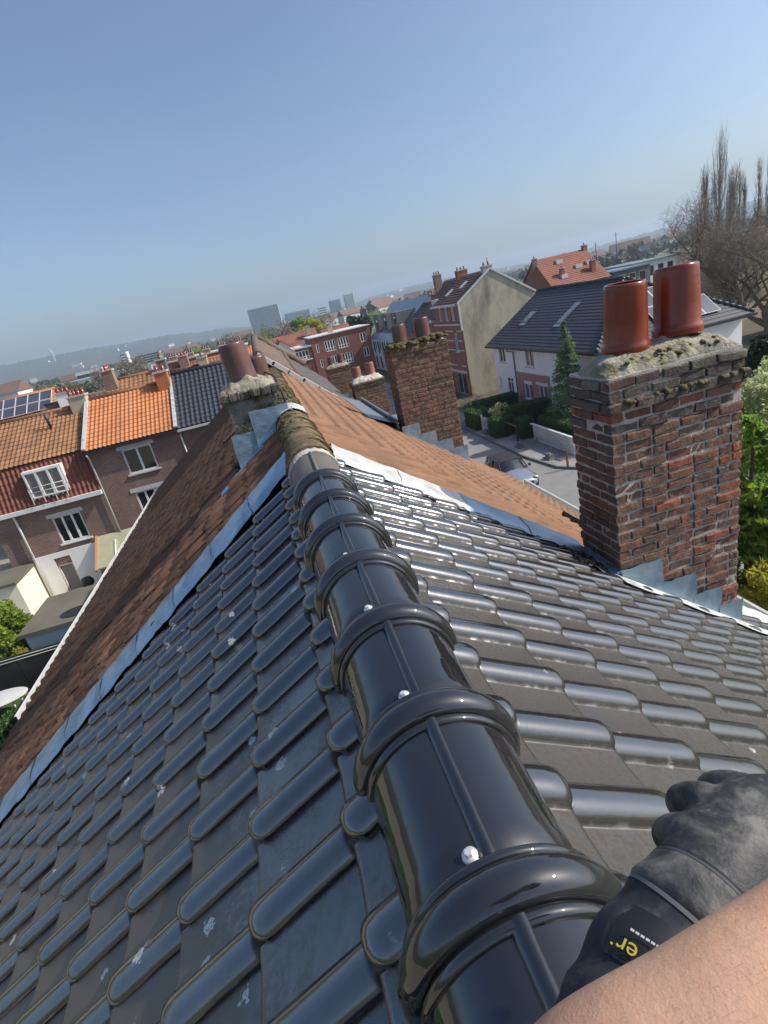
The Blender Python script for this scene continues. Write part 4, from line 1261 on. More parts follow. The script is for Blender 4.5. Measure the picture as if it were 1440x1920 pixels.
# annex with the sunlit cream side wall
an = thing('garden_annex', 'low annex with cream sunlit side wall and brown flat roof, left edge', 'annex', (-15.5, 26.8, G))
MB().box((-18, 25.75, G), (-13.80, FY - .03, -7.5)).build('wall', M['cream_wall'], an)
MB().box((-18.1, 25.62, -7.498), (-13.74, FY - .02, -7.36)).build('flat_roof', M['flatroof'], an)
# --- orange house
hq = thing('terraced_house', 'brick back house with bright orange pantile roof and two white windows', 'house', (-7, FY, G))
x0, x1 = -9.40, -5.05
facade(hq, (x0, FY, G), UX, NY, x1 - x0, 6.80, [((1.50, 5.15, 2.90, 6.40), dict(leaves=2, sill=M['trim'], lintel=M['trim'])), ((1.36, 3.00, 2.76, 4.22), dict(leaves=3, sill=M['trim'], lintel=M['trim']))], M['wall_brown'])
uv = Vector((0, 3.5, 2.05))
tile_roof('roof', (x0 + .05, FY - .22, -2.72), UX, uv, x1 - x0 - .1, uv.length, M['orange_tile'], hq, .21, .31, .05, .03, 6)
tile_roof('roof', (x1, FY + 6.8, -2.72), (-1, 0, 0), (0, -3.5, 2.05), x1 - x0, uv.length, M['orange_tile'], hq, .21, .31, .05, .03, 6)
mb = MB(); mb.tube([(x0, FY + 3.29, -.64), (x1, FY + 3.29, -.64)], .12, 8); mb.build('ridge_tile', M['tan_tile'], hq)
MB().box((x0, FY - .30, -2.84), (x1, FY - .03, -2.74)).build('gutter', M['darkmetal'], hq)
MB().prism(gable_side(x0 + .01, FY + .2, FY + 6.5, -2.95, FY + 3.3, -.95), (x1 - x0 - .02, 0, 0)).build('attic', M['felt'], hq)
mb = MB(); mb.tube([(-9.37, FY - .28, -2.9), (-9.37, FY - .10, -3.1), (-9.35, FY - .10, -7.1)], .045, 8); mb.build('downpipe', M['trim'], hq)
small_stack(hq, -5.72, -5.08, 30.6, 31.2, -1.9, -.12, nmat('orange_chimney_brick', [(.34, .11, .045), (.46, .17, .075)], 6, .9), 2, 'pot')
for (xx, zz) in ((-9.42, 0), (-5.06, 0)):      # zinc party wall coping
    mb = MB(); mb.beam((xx, FY - .25, -2.62), (xx, FY + 3.3, -.52), .16, .10); mb.build('coping', M['zinc_w'], hq)
# lean-to with a wooden edge
lt = thing('lean_to', 'small lean-to with pale roof and orange wooden edge below the orange-roofed house', 'lean-to', (-9, 27, G))
mb = MB(); mb.add([(-10.5, 26.3, -8.05), (-6.2, 26.3, -8.05), (-6.2, 27.96, -6.95), (-10.5, 27.96, -6.95), (-10.5, 26.3, -8.12), (-6.2, 26.3, -8.12), (-6.2, 27.96, -7.02), (-10.5, 27.96, -7.02)], [(0, 1, 2, 3), (7, 6, 5, 4), (0, 4, 5, 1), (3, 2, 6, 7), (0, 3, 7, 4), (1, 5, 6, 2)])
mb.build('roof', nmat('pale_green_sheet', [(.30, .30, .18), (.42, .42, .28)], 1.5, .6), lt)
mb = MB(); mb.beam((-10.53, 26.2, -8.12), (-10.53, 27.96, -6.94), .10, .16); mb.build('edge_board', nmat('orange_board', [(.40, .17, .07), (.55, .27, .12)], 3, .7), lt)
mb = MB(); mb.beam((-9.6, 26.5, -7.86), (-9.6, 27.5, -7.20), .05, .06); mb.build('batten', M['white'], lt)
MB().box((-10.45, 26.45, G), (-6.3, 27.95, -8.14)).build('wall', M['pink_wall'], lt)
# --- slate coloured house
hr = thing('terraced_house', 'brick back house with dark slate-grey pantile roof, partly behind the squat chimney', 'house', (-2.5, FY, G))
x0, x1 = -5.03, -.6
facade(hr, (x0, FY, G), UX, NY, x1 - x0, 6.75, [((1.3, 5.0, 2.6, 6.2), dict(leaves=2, sill=M['trim'], lintel=M['trim']))], M['wall_brown'])
uv = Vector((0, 3.6, 2.35))
tile_roof('roof', (x0 + .06, FY - .2, -2.76), UX, uv, x1 - x0, uv.length, M['slate_tile'], hr, .24, .33, .06, .03, 6)
tile_roof('roof', (x1, FY + 7.0, -2.76), (-1, 0, 0), (0, -3.6, 2.35), x1 - x0, uv.length, M['slate_tile'], hr, .24, .33, .06, .03, 6)
mb = MB(); mb.tube([(x0, FY + 3.4, -.36), (x1, FY + 3.4, -.36)], .10, 8); mb.build('ridge_tile', M['slate_tile'], hr)
MB().prism(gable_side(x0 + .01, FY + .2, FY + 6.5, -2.95, FY + 3.4, -.7), (x1 - x0 - .02, 0, 0)).build('attic', M['felt'], hr)
MB().box((x0, FY - .3, -2.88), (x1, FY - .03, -2.78)).build('gutter', M['trim'], hr)
mb = MB(); mb.tube([(-4.98, FY - .1, -2.9), (-4.96, FY - .1, -6)], .04, 8); mb.build('downpipe', M['trim'], hr)

# --- outbuilding, fence, table, in the garden
ob = thing('garden_outbuilding', 'long low garden building with dusty flat roof and pale blue front wall', 'outbuilding', (-9, 21.5, G))
MB().box((-11.4, 20.1, G), (-6.5, 23.0, -7.75)).build('wall', M['bluewall'], ob)
MB().box((-11.55, 19.95, -7.748), (-6.4, 23.12, -7.60)).build('flat_roof', M['flatroof'], ob)
mb = MB(); mb.lathe([(0, .012), (.55, .012), (.56, .0)], 28); mb.build('roof_shadow', M['darkmetal'], ob, Matrix.Translation((-9.6, 20.75, -7.597)) @ Matrix.Diagonal((1.2, .8, 1, 1)))  # thin dark disc standing in for a shadow cast on the flat roof
fe = thing('garden_fence', 'dark charcoal panel fence with two pale wires along its top', 'fence', (-12, 19.2, G))
for k in range(6):
    MB().box((-16.0 + k * 1.5, 19.18, G), (-14.52 + k * 1.5, 19.24, -7.95)).build('fence_panel', M['darkmetal'], fe)
for k in range(2):
    mb = MB(); mb.tube([(-16, 19.16, -8.02 - .11 * k), (-7, 19.16, -8.02 - .11 * k)], .014, 6); mb.build('wire', M['trim'], fe)
tb = thing('garden_table', 'white oval garden table beside the dark fence', 'table', (-11.9, 17.9, G))
MB().lathe([(0, .03), (.95, .03), (1.0, .015), (.95, 0), (0, 0)], 32).build('tabletop', M['trim'], tb, Matrix.Translation((-11.9, 17.9, G + .72)) @ Matrix.Diagonal((1, .55, 1, 1)))
for (dx, dy) in ((-.6, -.25), (.6, -.25), (-.6, .25), (.6, .25)):
    mb = MB(); mb.tube([(-11.9 + dx, 17.9 + dy, G), (-11.9 + dx * .9, 17.9 + dy * .9, G + .715)], .025, 6); mb.build('leg', M['white'], tb)
mb = MB(); mb.tube([(-10.9, 15.6, G), (-10.9, 15.6, G + 1.6)], .03, 8)
tag(mb.build('washing_post', M['trim']), 'thin pale metal post standing on the shaded lawn', 'post')
# barbecue and seat on the terrace
bq = thing('barbecue', 'black barbecue standing before the white patio wall', 'barbecue', (-11.4, 26.9, G))
MB().lathe([(0, .25), (.2, .27), (.3, .4), (.3, .55), (.22, .72), (0, .78)], 18, (-11.4, 26.9, G + .25)).build('kettle', M['darkmetal'], bq)
for k in range(3):
    mb = MB(); a = k * 2.1; mb.tube([(-11.4 + .3 * math.cos(a), 26.9 + .3 * math.sin(a), G), (-11.4 + .15 * math.cos(a), 26.9 + .15 * math.sin(a), G + .6)], .018, 6); mb.build('leg', M['darkmetal'], bq)

# ================================================================== more roofs behind the back row
def plain_house(name, label, x0, x1, y0, y1, ze, zr_, roofm, wallm, cat='house', group=None, win=(), axis='x', stack=None, tw=.3, zb=G):
    t = thing(name, label, cat, ((x0 + x1) / 2, (y0 + y1) / 2, zb), group)
    if axis == 'x':     # ridge along x
        ym = (y0 + y1) / 2
        facade(t, (x0, y0, zb), UX, NY, x1 - x0, ze - zb, list(win), wallm)
        MB().prism(gable_side(x0 + .01, y0 + .16, y1, ze - .06, ym, zr_ - .14, zb), (x1 - x0 - .02, 0, 0)).build('wall', wallm, t)
        v = Vector((0, ym - y0 + .25, zr_ - ze))
        tile_roof('roof', (x0 - .1, y0 - .25, ze), UX, v, x1 - x0 + .2, v.length, roofm, t, tw, .36, .05, .03, 4)
        v2 = Vector((0, -(y1 - ym) - .25, zr_ - ze))
        tile_roof('roof', (x1 + .1, y1 + .25, ze), (-1, 0, 0), v2, x1 - x0 + .2, v2.length, roofm, t, tw, .36, .05, .03, 4)
        mb = MB(); mb.tube([(x0 - .1, ym, zr_ + .02), (x1 + .1, ym, zr_ + .02)], .12, 6); mb.build('ridge_tile', roofm, t)
    else:               # ridge along y
        xm = (x0 + x1) / 2
        mb = MB(); mb.prism([(x0, y0, zb), (x1, y0, zb), (x1, y0, ze - .06), (xm, y0, zr_ - .14), (x0, y0, ze - .06)][::-1], (0, y1 - y0, 0)); mb.build('wall', wallm, t)
        v = Vector((xm - x0 + .25, 0, zr_ - ze))
        tile_roof('roof', (x0 - .25, y1 + .1, ze), (0, -1, 0), v, y1 - y0 + .2, v.length, roofm, t, tw, .36, .05, .03, 4)
        v2 = Vector((xm - x1 - .25, 0, zr_ - ze))
        tile_roof('roof', (x1 + .25, y0 - .1, ze), (0, 1, 0), v2, y1 - y0 + .2, v2.length, roofm, t, tw, .36, .05, .03, 4)
        mb = MB(); mb.tube([(xm, y0 - .1, zr_ + .02), (xm, y1 + .1, zr_ + .02)], .12, 6); mb.build('ridge_tile', roofm, t)
    if stack: small_stack(t, *stack)
    return t
s1 = plain_house('back_house', 'house with red roof carrying two rows of solar panels, at the left edge', -19.2, -14.4, 39, 45, -2.3, .1, M['orange_tile'], M['wall_brown'])
for r_ in range(2):
    for k in range(5):
        v = Vector((0, 3.25, 2.4)).normalized(); nrm = Vector((1, 0, 0)).cross(v)
        p = Vector((-18.3 + k * .78, 38.75, -2.3)) + v * (2.0 + r_ * .95) + nrm * .14
        Mx = Matrix(((1, v.x, nrm.x, p.x), (0, v.y, nrm.y, p.y), (0, v.z, nrm.z, p.z), (0, 0, 0, 1)))
        f = MB().box((0, 0, 0), (.76, .90, .03), Mx).build('solar_panel', M['trim'], s1)
        MB().box((.03, .03, .031), (.73, .87, .036), Mx).build('solar_cell', M['solar'], f)
plain_house('back_house', 'house with dull brown roof and pale chimney between the solar roof and the tan roof', -14.3, -10.6, 36.5, 42, -2.4, -.75, M['brown_tile'], M['wall_brown'], stack=(-13.3, -12.5, 38.6, 39.2, -1.4, -.25, M['white_wall'], 3, 'pot'))
plain_house('back_house', 'house with dark brown roof and twin chimneys just above the orange roof', -10.5, -6.9, 38, 44, -2.2, -.25, M['tan_tile'], M['wall_brown'], stack=(-10.6, -9.9, 40, 40.7, -1.2, .45, M['wall_brown'], 3, 'pot'))
plain_house('back_house', 'house with striped brown roof behind the orange brick chimney', -6.8, -4.2, 38, 44, -2.3, -.55, M['brown_tile'], M['wall_brown'], stack=(-7.1, -6.5, 40.5, 41.1, -1.2, .35, M['grey_dark'], 1))
plain_house('back_house', 'house with orange-brown roof just above the slate-grey roof', -4.1, -.5, 38, 44, -2.4, -.65, M['tan_tile'], M['wall_brown'], stack=(-4.4, -3.8, 40.3, 40.9, -1.2, -.1, M['tan_wall'], 1))
for k, (xa, lab) in enumerate(((-26, 'house with grey roof low behind the solar panels'), (-9.3, 'house with weathered red roof and dormer behind the twin chimneys'))):
    plain_house('back_house', lab, xa, xa + 5.5, 50, 57, -2.6, -.6, M['redroof'], M['wall_brown'], stack=(xa + 2, xa + 2.8, 52.6, 53.3, -1.5, .1, M['wall_brown'], 3, 'pot'))
# flat topped brick flats
fl_ = thing('apartment_block', 'flat-topped red brick block with small white windows behind the slate roof', 'apartments', (-6, 62, G))
facade(fl_, (-9.6, 60, G), UX, NY, 8.2, 9.15, [((.6 + k * 2.1, 8.12, 1.5 + k * 2.1, 8.72), dict(leaves=2)) for k in range(4)] + [((.6 + k * 2.1, 5.4, 1.5 + k * 2.1, 6.4), dict(leaves=2)) for k in range(4)], M['wall_red'])
MB().box((-9.6, 60.16, G), (-1.4, 69, -.40)).build('wall', M['wall_red'], fl_)
MB().box((-9.75, 59.85, -.345), (-1.25, 69.2, -.22)).build('flat_roof', M['mortar'], fl_)
for k in range(5): small_stack(fl_, -9.2 + k * 1.7, -8.5 + k * 1.7, 61, 61.6, -.22, .12, M['wall_brown'], 3, 'pot_dark')

# ================================================================== the far end of the street
rb = thing('apartment_block', 'long red brick apartment block with white windows closing the far end of the street', 'apartments', (13, 100, G))
W4 = dict(leaves=4, transom=.30); W2 = dict(leaves=2)
facade(rb, (8.3, 95, G), UX, NY, 10.3, 7.15, [((2.2, 4.5, 4.05, 6.25), W4), ((4.5, 4.55, 6.35, 6.3), W4), ((8.4, 4.75, 9.45, 6.25), W2), ((8.5, 2.3, 9.5, 3.85), W2), ((2.4, 1.9, 4.2, 3.7), W4), ((4.7, 1.9, 6.5, 3.7), W4), ((.7, 4.7, 1.15, 6.1), dict(leaves=1)), ((.8, 2.2, 1.25, 3.6), dict(leaves=1))], M['wall_red'], fw_=.11)
MB().box((8.3, 95.16, G), (18.6, 106, -2.42)).build('wall', M['wall_red'], rb)
MB().box((8.15, 94.8, -2.345), (18.75, 106.2, -2.20)).build('flat_roof', M['trim'], rb)
small_stack(rb, 11.9, 12.7, 97, 97.6, -2.2, -1.2, M['tan_wall'], 2)
rl = thing('apartment_block', 'lower red brick wing with a band of bay windows, beside the long red block', 'apartments', (5.5, 100, G))
facade(rl, (2.6, 95.2, G), UX, NY, 5.6, 6.0, [((.5, 4.2, 2.3, 5.6), W4), ((2.7, 4.2, 5.0, 5.6), W4), ((.8, 1.6, 1.8, 3.2), W2), ((3.2, 1.6, 4.2, 3.2), W2)], M['wall_red'], fw_=.11)
MB().box((2.6, 95.36, G), (8.2, 104, -3.52)).build('wall', M['wall_red'], rl)
MB().box((2.4, 94.7, -3.495), (8.28, 104, -3.30)).build('flat_roof', M['trim'], rl)
MB().box((2.9, 94.55, -5.55), (8.0, 95.15, -5.40)).build('balcony', M['trim'], rl)
plain_house('far_house', 'house with red-orange roof and pale chimney peeping over the red wing', 3.0, 11.5, 110, 118, -3.6, -1.2, M['redroof'], M['tan_wall'], stack=(9.4, 10.3, 111, 112, -2, -.6, M['tan_wall'], 2))
plain_house('far_house', 'small house with bright orange roof and pale gable beside the brown verge', 1.0, 4.2, 74, 80, -2.6, -1.0, M['orange_tile'], M['grey_wall'], axis='y')
plain_house('far_house', 'small orange-roofed house peeping over the squat chimney', -3.5, -.4, 70, 76, -2.2, -.9, M['orange_tile'], M['tan_wall'])
plain_house('far_house', 'house with faded brown roof left of the dark pine', 13.4, 19.5, 118, 126, -4.2, -1.9, M['redroof'], M['tan_wall'])
lp = thing('street_lamp', 'thin curved street lamp rising above the far roofs', 'lamp', (.6, 45, G))
mb = MB(); mb.tube([(.9, 45, G), (.85, 45, -.6), (.72, 45, -.2), (.45, 45, .05), (.1, 45, .12)], [.07, .05, .045, .04, .035], 8); mb.build('pole', M['trim'], lp)
MB().box((-.25, 44.9, .08), (.12, 45.1, .18)).build('lamp_head', M['trim'], lp)
# ================================================================== houses across the street
def coursed(name, a, b, c, d, mat, parent, te=.34, step=.03):
    """tiled plane on the quad a-b (eaves) c-d (top): overlapping courses with a real drop at every lower edge"""
    a, b, c, d = map(Vector, (a, b, c, d))
    n = (b - a).cross(d - a).normalized()
    L = max((d - a).length, (c - b).length) if (d - a).length > .1 else (c - b).length
    hgt = ((d - a) - (b - a).normalized() * (d - a).dot((b - a).normalized())).length
    k = max(2, int(hgt / te))
    mb = MB()
    for i in range(k):
        t0, t1 = i / k, (i + 1) / k
        p, q_ = a.lerp(d, t0) + n * step, b.lerp(c, t0) + n * step
        r_, s_ = b.lerp(c, t1) + n * .004, a.lerp(d, t1) + n * .004
        mb.quad(p, q_, r_, s_)
        mb.quad(p - n * step, q_ - n * step, q_, p)
    return mb.build(name, mat, parent)
UF, NX = (0, -1, 0), (-1, 0, 0)
wh = thing('white_house', 'long white house with dark hipped roof, roof windows and a pink-clad doorway', 'house', (23, 37, G))
xF, yB, yA = 18.8, 44.7, 29.4
def wy(y): return yB - y
wins = [((wy(43.6), 3.65, wy(42.4), 4.85), dict(leaves=2, sill=M['trim'])), ((wy(38.9), 3.55, wy(37.6), 4.80), dict(leaves=2, sill=M['trim'], glass=M['glass_curtain'])),
        ((wy(42.6), 1.15, wy(41.5), 2.45), dict(leaves=2, transom=.72, sill=M['grey_dark'])), ((wy(44.05), 1.6, wy(43.75), 2.4), dict(leaves=1, sill=M['trim'])),
        ((wy(34.2), 3.55, wy(33.0), 4.80), dict(leaves=2, sill=M['trim'])), ((wy(39.6), 1.0, wy(38.2), 2.45), dict(leaves=2, glass=M['glass_curtain'], sill=M['trim'], blind=.28))]
door = (wy(37.3), .06, wy(36.0), 2.30)
facade(wh, (xF, yB, G + .0), UF, NX, yB - yA, 5.0, wins + [(door, dict(leaves=2, glass=M['glass_curtain'], name='door', fw_=.09))], M['white_wall'])
# pink cladding around the pink window and the door: strips between the openings
for (ya, yb, za, zb_) in ((40.6, 39.6, 0, 3.05), (39.6, 38.2, 2.452, 3.05), (39.6, 38.2, 0, .90), (38.2, 37.3, 0, 3.05), (37.3, 36.0, 2.302, 3.05), (36.0, 35.5, 0, 3.05)):
    MB().box((xF - .045, yb, G + za), (xF - .004, ya, G + zb_)).build('pink_cladding', M['pink_wall'], wh)
MB().box((xF - .075, 37.5, G + 2.32), (xF - .046, 35.8, G + 2.5)).build('door_lintel', M['white'], wh)
MB().box((xF + .16, yA + .02, G), (28.6, yB - .02, -4.52)).build('wall', M['white_wall'], wh)
facade(wh, (xF, yA, G), UX, NY, 9.8, 5.0, [], M['white_wall'])
ev = -4.48; rx, rzz = 23.65, -1.08
E0, E1, E2, E3 = (18.3, 45.0, ev), (18.3, 28.9, ev), (29.0, 28.9, ev), (29.0, 45.0, ev)
R0, R1 = (rx, 45.0, rzz), (rx, 33.6, rzz)
coursed('roof', E0, E1, R1, R0, M['slate_flat'], wh, .30, .03)
coursed('roof', E1, E2, R1, R1, M['slate_tile'], wh, .30, .03)
coursed('roof', E2, E3, R0, R1, M['slate_flat'], wh, .30, .03)
mb = MB()
for (p, e) in ((R0, R1), (R1, E1), (R1, E2)):
    p, e = Vector(p), Vector(e); n_ = int((e - p).length / .36)
    for k in range(n_):
        a_, b_ = p.lerp(e, k / n_), p.lerp(e, (k + .9) / n_)
        mb.tube([a_ + Vector((0, 0, .05)), b_ + Vector((0, 0, .07))], [.10, .125], 7)
mb.build('ridge_tiles', M['slate_tile'], wh)
mb = MB(); mb.box((18.2, 28.8, ev - .16), (18.32, 45.0, ev - .02)); mb.box((18.33, 28.75, ev - .16), (29.05, 28.88, ev - .02)); mb.build('gutter', M['darkmetal'], wh)
mb = MB(); mb.tube([(18.3, 40.95, ev - .15), (18.3, 40.9, ev - .3), (18.72, 40.75, ev - .45), (18.72, 40.72, G)], .05, 8); mb.build('downpipe', M['grey_dark'], wh)
sv = Vector((rx - 18.3, 0, rzz - ev)).normalized(); sn = Vector((-sv.z, 0, sv.x))
for (y, d, w_, l_) in ((42.2, 2.5, .7, 1.1), (36.6, 2.3, .55, 1.9)):
    p = Vector((18.3, y, ev)) + sv * d + sn * .05
    Mx = Matrix(((0, sv.x, sn.x, p.x), (-1, sv.y, sn.y, p.y), (0, sv.z, sn.z, p.z), (0, 0, 0, 1)))
    f = MB().box((0, 0, 0), (w_ + .16, l_ + .16, .06), Mx).build('roof_window', M['grey_dark'], wh)
    MB().box((.08, .08, .061), (w_ + .08, l_ + .08, .07), Mx).build('pane', M['skylight'], f)
    MB().box((0, -.22, .0), (w_ + .16, -.002, .03), Mx).build('apron', M['zinc_w'], f)
hv = (Vector(R1) - Vector((rx, 28.9, ev))).normalized(); hn = Vector((1, 0, 0)).cross(hv)
for r_ in range(2):
    for k in range(4):
        if r_ == 1 and k > 2: continue
        p = Vector((22.9 + k * 1.06 - r_ * .9, 28.9, ev)) + hv * (.75 + r_ * 1.75) + hn * .12
        Mx = Matrix(((1, hv.x, hn.x, p.x), (0, hv.y, hn.y, p.y), (0, hv.z, hn.z, p.z), (0, 0, 0, 1)))
        f = MB().box((0, 0, 0), (1.03, 1.70, .035), Mx).build('solar_panel', M['white'], wh)
        MB().box((.03, .03, .036), (1.0, 1.67, .041), Mx).build('solar_cell', M['solar'], f)

# --- tall house with the blind gable
gh = thing('gable_house', 'tall old house with a blind stained yellow-grey gable wall and striped red brick front', 'house', (22, 54, G))
gp = [(18.35, 50.0, G), (25.9, 50.0, G), (25.9, 50.0, -1.25), (21.75, 50.0, 1.5), (18.35, 50.0, -.75)]
MB().prism(gp[::-1], (0, .3, 0)).build('gable_wall', M['gable_wall'], gh)
MB().prism([(18.5, 50.31, G), (25.9, 50.31, G), (25.9, 50.31, -1.3), (21.75, 50.31, 1.4), (18.5, 50.31, -.8)][::-1], (0, 7.2, 0)).build('wall', M['wall_red_y'], gh)
mb = MB()
mb.beam((18.2, 49.97, -.80), (21.75, 49.97, 1.55), .14, .16); mb.beam((21.75, 49.97, 1.55), (26.0, 49.97, -1.27), .14, .16)
mb.beam((18.28, 49.95, -3.2), (18.28, 49.95, -.80), .16, .16)
mb.build('gable_coping', M['trim'], gh)
coursed('roof', (18.1, 57.6, -.85), (18.1, 50.1, -.85), (21.75, 50.1, 1.52), (21.75, 57.6, 1.52), M['darkred_tile'], gh, .34, .05)
coursed('roof', (26.1, 50.1, -1.35), (26.1, 57.6, -1.35), (21.75, 57.6, 1.52), (21.75, 50.1, 1.52), M['redroof'], gh, .34, .05)
yb2 = 57.6
fwins = [((yb2 - y - .45, 4.3, yb2 - y + .45, 6.0), dict(leaves=2, sill=M['trim'])) for y in (52.0, 55.2)] + [((yb2 - y - .4, 7.2, yb2 - y + .4, 8.5), dict(leaves=2)) for y in (51.9, 53.8, 55.7)] + [((1.2, .4, 3.0, 2.1), dict(leaves=2, frame=M['grey_wall'])), ((4.2, .1, 6.6, 2.2), dict(leaves=2, frame=M['grey_wall']))]
facade(gh, (18.3, yb2, G), UF, NX, 7.55, 8.7, fwins, M['wall_red_y'])
for z in (-3.3, -4.2, -5.1, -6.6):
    MB().box((18.24, 50.3, z), (18.295, 51.5, z + .10)).build('stone_band', M['trim'], gh)
    MB().box((18.24, 52.5, z), (18.295, 54.7, z + .10)).build('stone_band', M['trim'], gh)
MB().box((18.0, 50.2, -.98), (18.28, 57.6, -.80)).build('cornice', M['trim'], gh)
MB().box((18.1, 50.2, -2.72), (18.29, 57.6, -2.58)).build('cornice', M['trim'], gh)
MB().box((18.2, 50.3, -7.22), (18.292, 57.6, -7.02)).build('cornice', M['trim'], gh)
small_stack(gh, 21.3, 22.2, 50.4, 51.0, 1.2, 1.75, M['mortar'], 2)
small_stack(gh, 21.2, 22.3, 56.8, 57.5, 1.2, 2.0, M['wall_red'], 3, 'pot_dark')
mb = MB(); mb.tube([(21.9, 50.7, 1.7), (21.9, 50.7, 2.5)], .03, 6); mb.build('antenna', M['darkmetal'], gh)
for (y, d) in ((53.2, 2.2), (55.6, 1.4)):
    p = Vector((18.1, y, -.85)) + Vector((.84, 0, .545)) * d
    mb = MB(); mb.box((-.02, -.3, 0), (.9, .3, .12), Matrix.Translation(p) @ Matrix.Rotation(R(-33), 4, 'Y')); mb.build('roof_window', M['trim'], gh)
# --- neighbours further down that side
n1 = thing('street_house', 'dark-roofed brick house with a tall chimney just past the stained gable', 'house', (22, 60, G))
facade(n1, (18.4, 63.2, G), UF, NX, 5.5, 7.4, [((.7, 4.2, 1.7, 5.9), dict(leaves=2)), ((3.2, 4.2, 4.2, 5.9), dict(leaves=2)), ((.7, 1, 1.9, 2.8), dict(leaves=2))], M['wall_red_y'])
MB().prism([(18.6, 57.7, G), (26, 57.7, G), (26, 57.7, -2.3), (22, 57.7, 1.3), (18.6, 57.7, -2.1)][::-1], (0, 5.4, 0)).build('wall', M['wall_red_y'], n1)
coursed('roof', (18.1, 63.2, -2.1), (18.1, 57.7, -2.1), (22, 57.7, 1.5), (22, 63.2, 1.5), M['brown_tile'], n1, .34, .05)
coursed('roof', (26.2, 57.7, -2.3), (26.2, 63.2, -2.3), (22, 63.2, 1.5), (22, 57.7, 1.5), M['brown_tile'], n1, .34, .05)
MB().box((17.9, 57.7, -2.35), (18.35, 63.2, -2.1)).build('cornice', M['trim'], n1)
small_stack(n1, 20.6, 21.4, 62.4, 63.1, .2, 2.2, M['wall_brown'], 3)
MB().box((19.2, 59.2, -1.6), (20.6, 60.6, -.2)).build('dormer', M['trim'], n1)
n2 = plain_house('street_house', 'low brick house with dark roof between the tall brick house and the grey building', 18.5, 26, 63.4, 73.5, -3.4, -.6, M['slate_flat'], M['wall_red_y'], axis='y', stack=(21.2, 22.0, 66, 66.7, -1.6, .3, M['wall_red'], 3))
tag(plain_house('street_house', 'house with vivid orange roof peeping behind the tall chimney', 27, 33, 66, 74, -2.4, .1, M['orange_tile'], M['wall_red'], axis='y'))
gy = thing('grey_building', 'modern pale grey building with dark zinc roof and box dormers', 'building', (23, 84, G))
gw = []
for k in range(6):
    gw += [((.9 + k * 3.3, 2.75, 2.2 + k * 3.3, 4.6), dict(leaves=1, frame=M['grey_dark'])), ((2.6 + k * 3.3, 3.3, 3.5 + k * 3.3, 4.6), dict(leaves=1, frame=M['grey_dark']))]
    gw += [((.9 + k * 3.3, .3, 2.2 + k * 3.3, 2.2), dict(leaves=1, frame=M['grey_dark']))]
facade(gy, (18.3, 94, G), UF, NX, 20.2, 5.0, gw, M['grey_wall'])
MB().box((18.46, 73.82, G), (28, 94, -4.52)).build('wall', M['grey_wall'], gy)
facade(gy, (18.3, 73.8, G), UX, NY, 9.7, 5.0, [], M['grey_wall'])
MB().prism([(18.1, 73.7, -4.5), (28.2, 73.7, -4.5), (23.0, 73.7, .35)][::-1], (0, 20.4, 0)).build('roof', M['zincroof'], gy)
for y in (76.2, 82.2, 88.2):
    d_ = MB().box((18.9, y, -4.0), (22.8, y + 3.2, -.9)).build('dormer', M['grey_dark'], gy)
    MB().box((18.86, y + .6, -3.2), (18.897, y + 1.5, -1.5)).build('pane', M['glass'], d_)
# --- beyond: red roofed hall, flat roofed sheds, tan house
hh = thing('large_house', 'big house with a steep weathered red roof and roof hatches behind the white house', 'house', (43, 75, G))
coursed('roof', (38.9, 69.8, -2.5), (47.4, 69.8, -2.5), (47.0, 75, 1.6), (39.0, 75, 1.6), M['redroof'], hh, .36, .05)
coursed('roof', (47.4, 80.2, -2.5), (38.9, 80.2, -2.5), (39.0, 75, 1.6), (47.0, 75, 1.6), M['redroof'], hh, .36, .05)
MB().prism([(39.1, 70.1, G), (39.1, 79.9, G), (39.1, 79.9, -2.6), (39.1, 75, 1.45), (39.1, 70.1, -2.6)], (8.1, 0, 0)).build('wall', nmat('dull_red_brick', [(.15, .075, .055), (.21, .11, .08)], 2, .9), hh)
for (x, t_) in ((41.4, .25), (42.2, .72), (44.2, .45), (46.0, .5)):
    p = Vector((x, 69.8, -2.5)).lerp(Vector((x, 75, 1.6)), t_)
    mb = MB(); mb.box((-.45, -.1, 0), (.45, .8, .5), Matrix.Translation(p)); mb.build('roof_hatch', M['trim'], hh)
small_stack(hh, 41.0, 41.5, 71.2, 71.7, -1.6, -.2, M['wall_red'], 1); small_stack(hh, 45.4, 46.0, 71.0, 71.6, -1.6, -.1, M['wall_red'], 2)
small_stack(hh, 46.6, 47.2, 74.6, 75.2, 1.3, 2.0, M['wall_brown'], 1); small_stack(hh, 38.7, 39.2, 74.0, 74.6, .3, 1.7, M['wall_brown'], 1)
for (nm, lab, x0, x1, y0, y1, zt, wm) in (('shed', 'flat-roofed grey building right of the weathered red roof', 52, 58, 76, 84, -2.4, 'grey_dark'),
                                         ('shed', 'white flat-roofed building with pale wall panels behind the dark ridge', 58.2, 66, 80, 92, -2.2, 'white_wall'),
                                         ('shed', 'long pale low building beyond the flat roofs', 60, 84, 105, 116, -3.2, 'grey_wall')):
    t = thing(nm, lab, 'building', ((x0 + x1) / 2, y0, G))
    facade(t, (x0, y0, G), UX, NY, x1 - x0, zt - G, [((.8 + k * 1.7, zt - G - 2.2, 1.9 + k * 1.7, zt - G - .6), dict(leaves=1)) for k in range(int((x1 - x0) / 1.9))], M[wm])
    MB().box((x0, y0 + .16, G), (x1, y1, zt - .08)).build('wall', M[wm], t)
    MB().box((x0 - .2, y0 - .3, zt + .004), (x1 + .2, y1 + .2, zt + .2)).build('flat_roof', M['zincroof'], t)
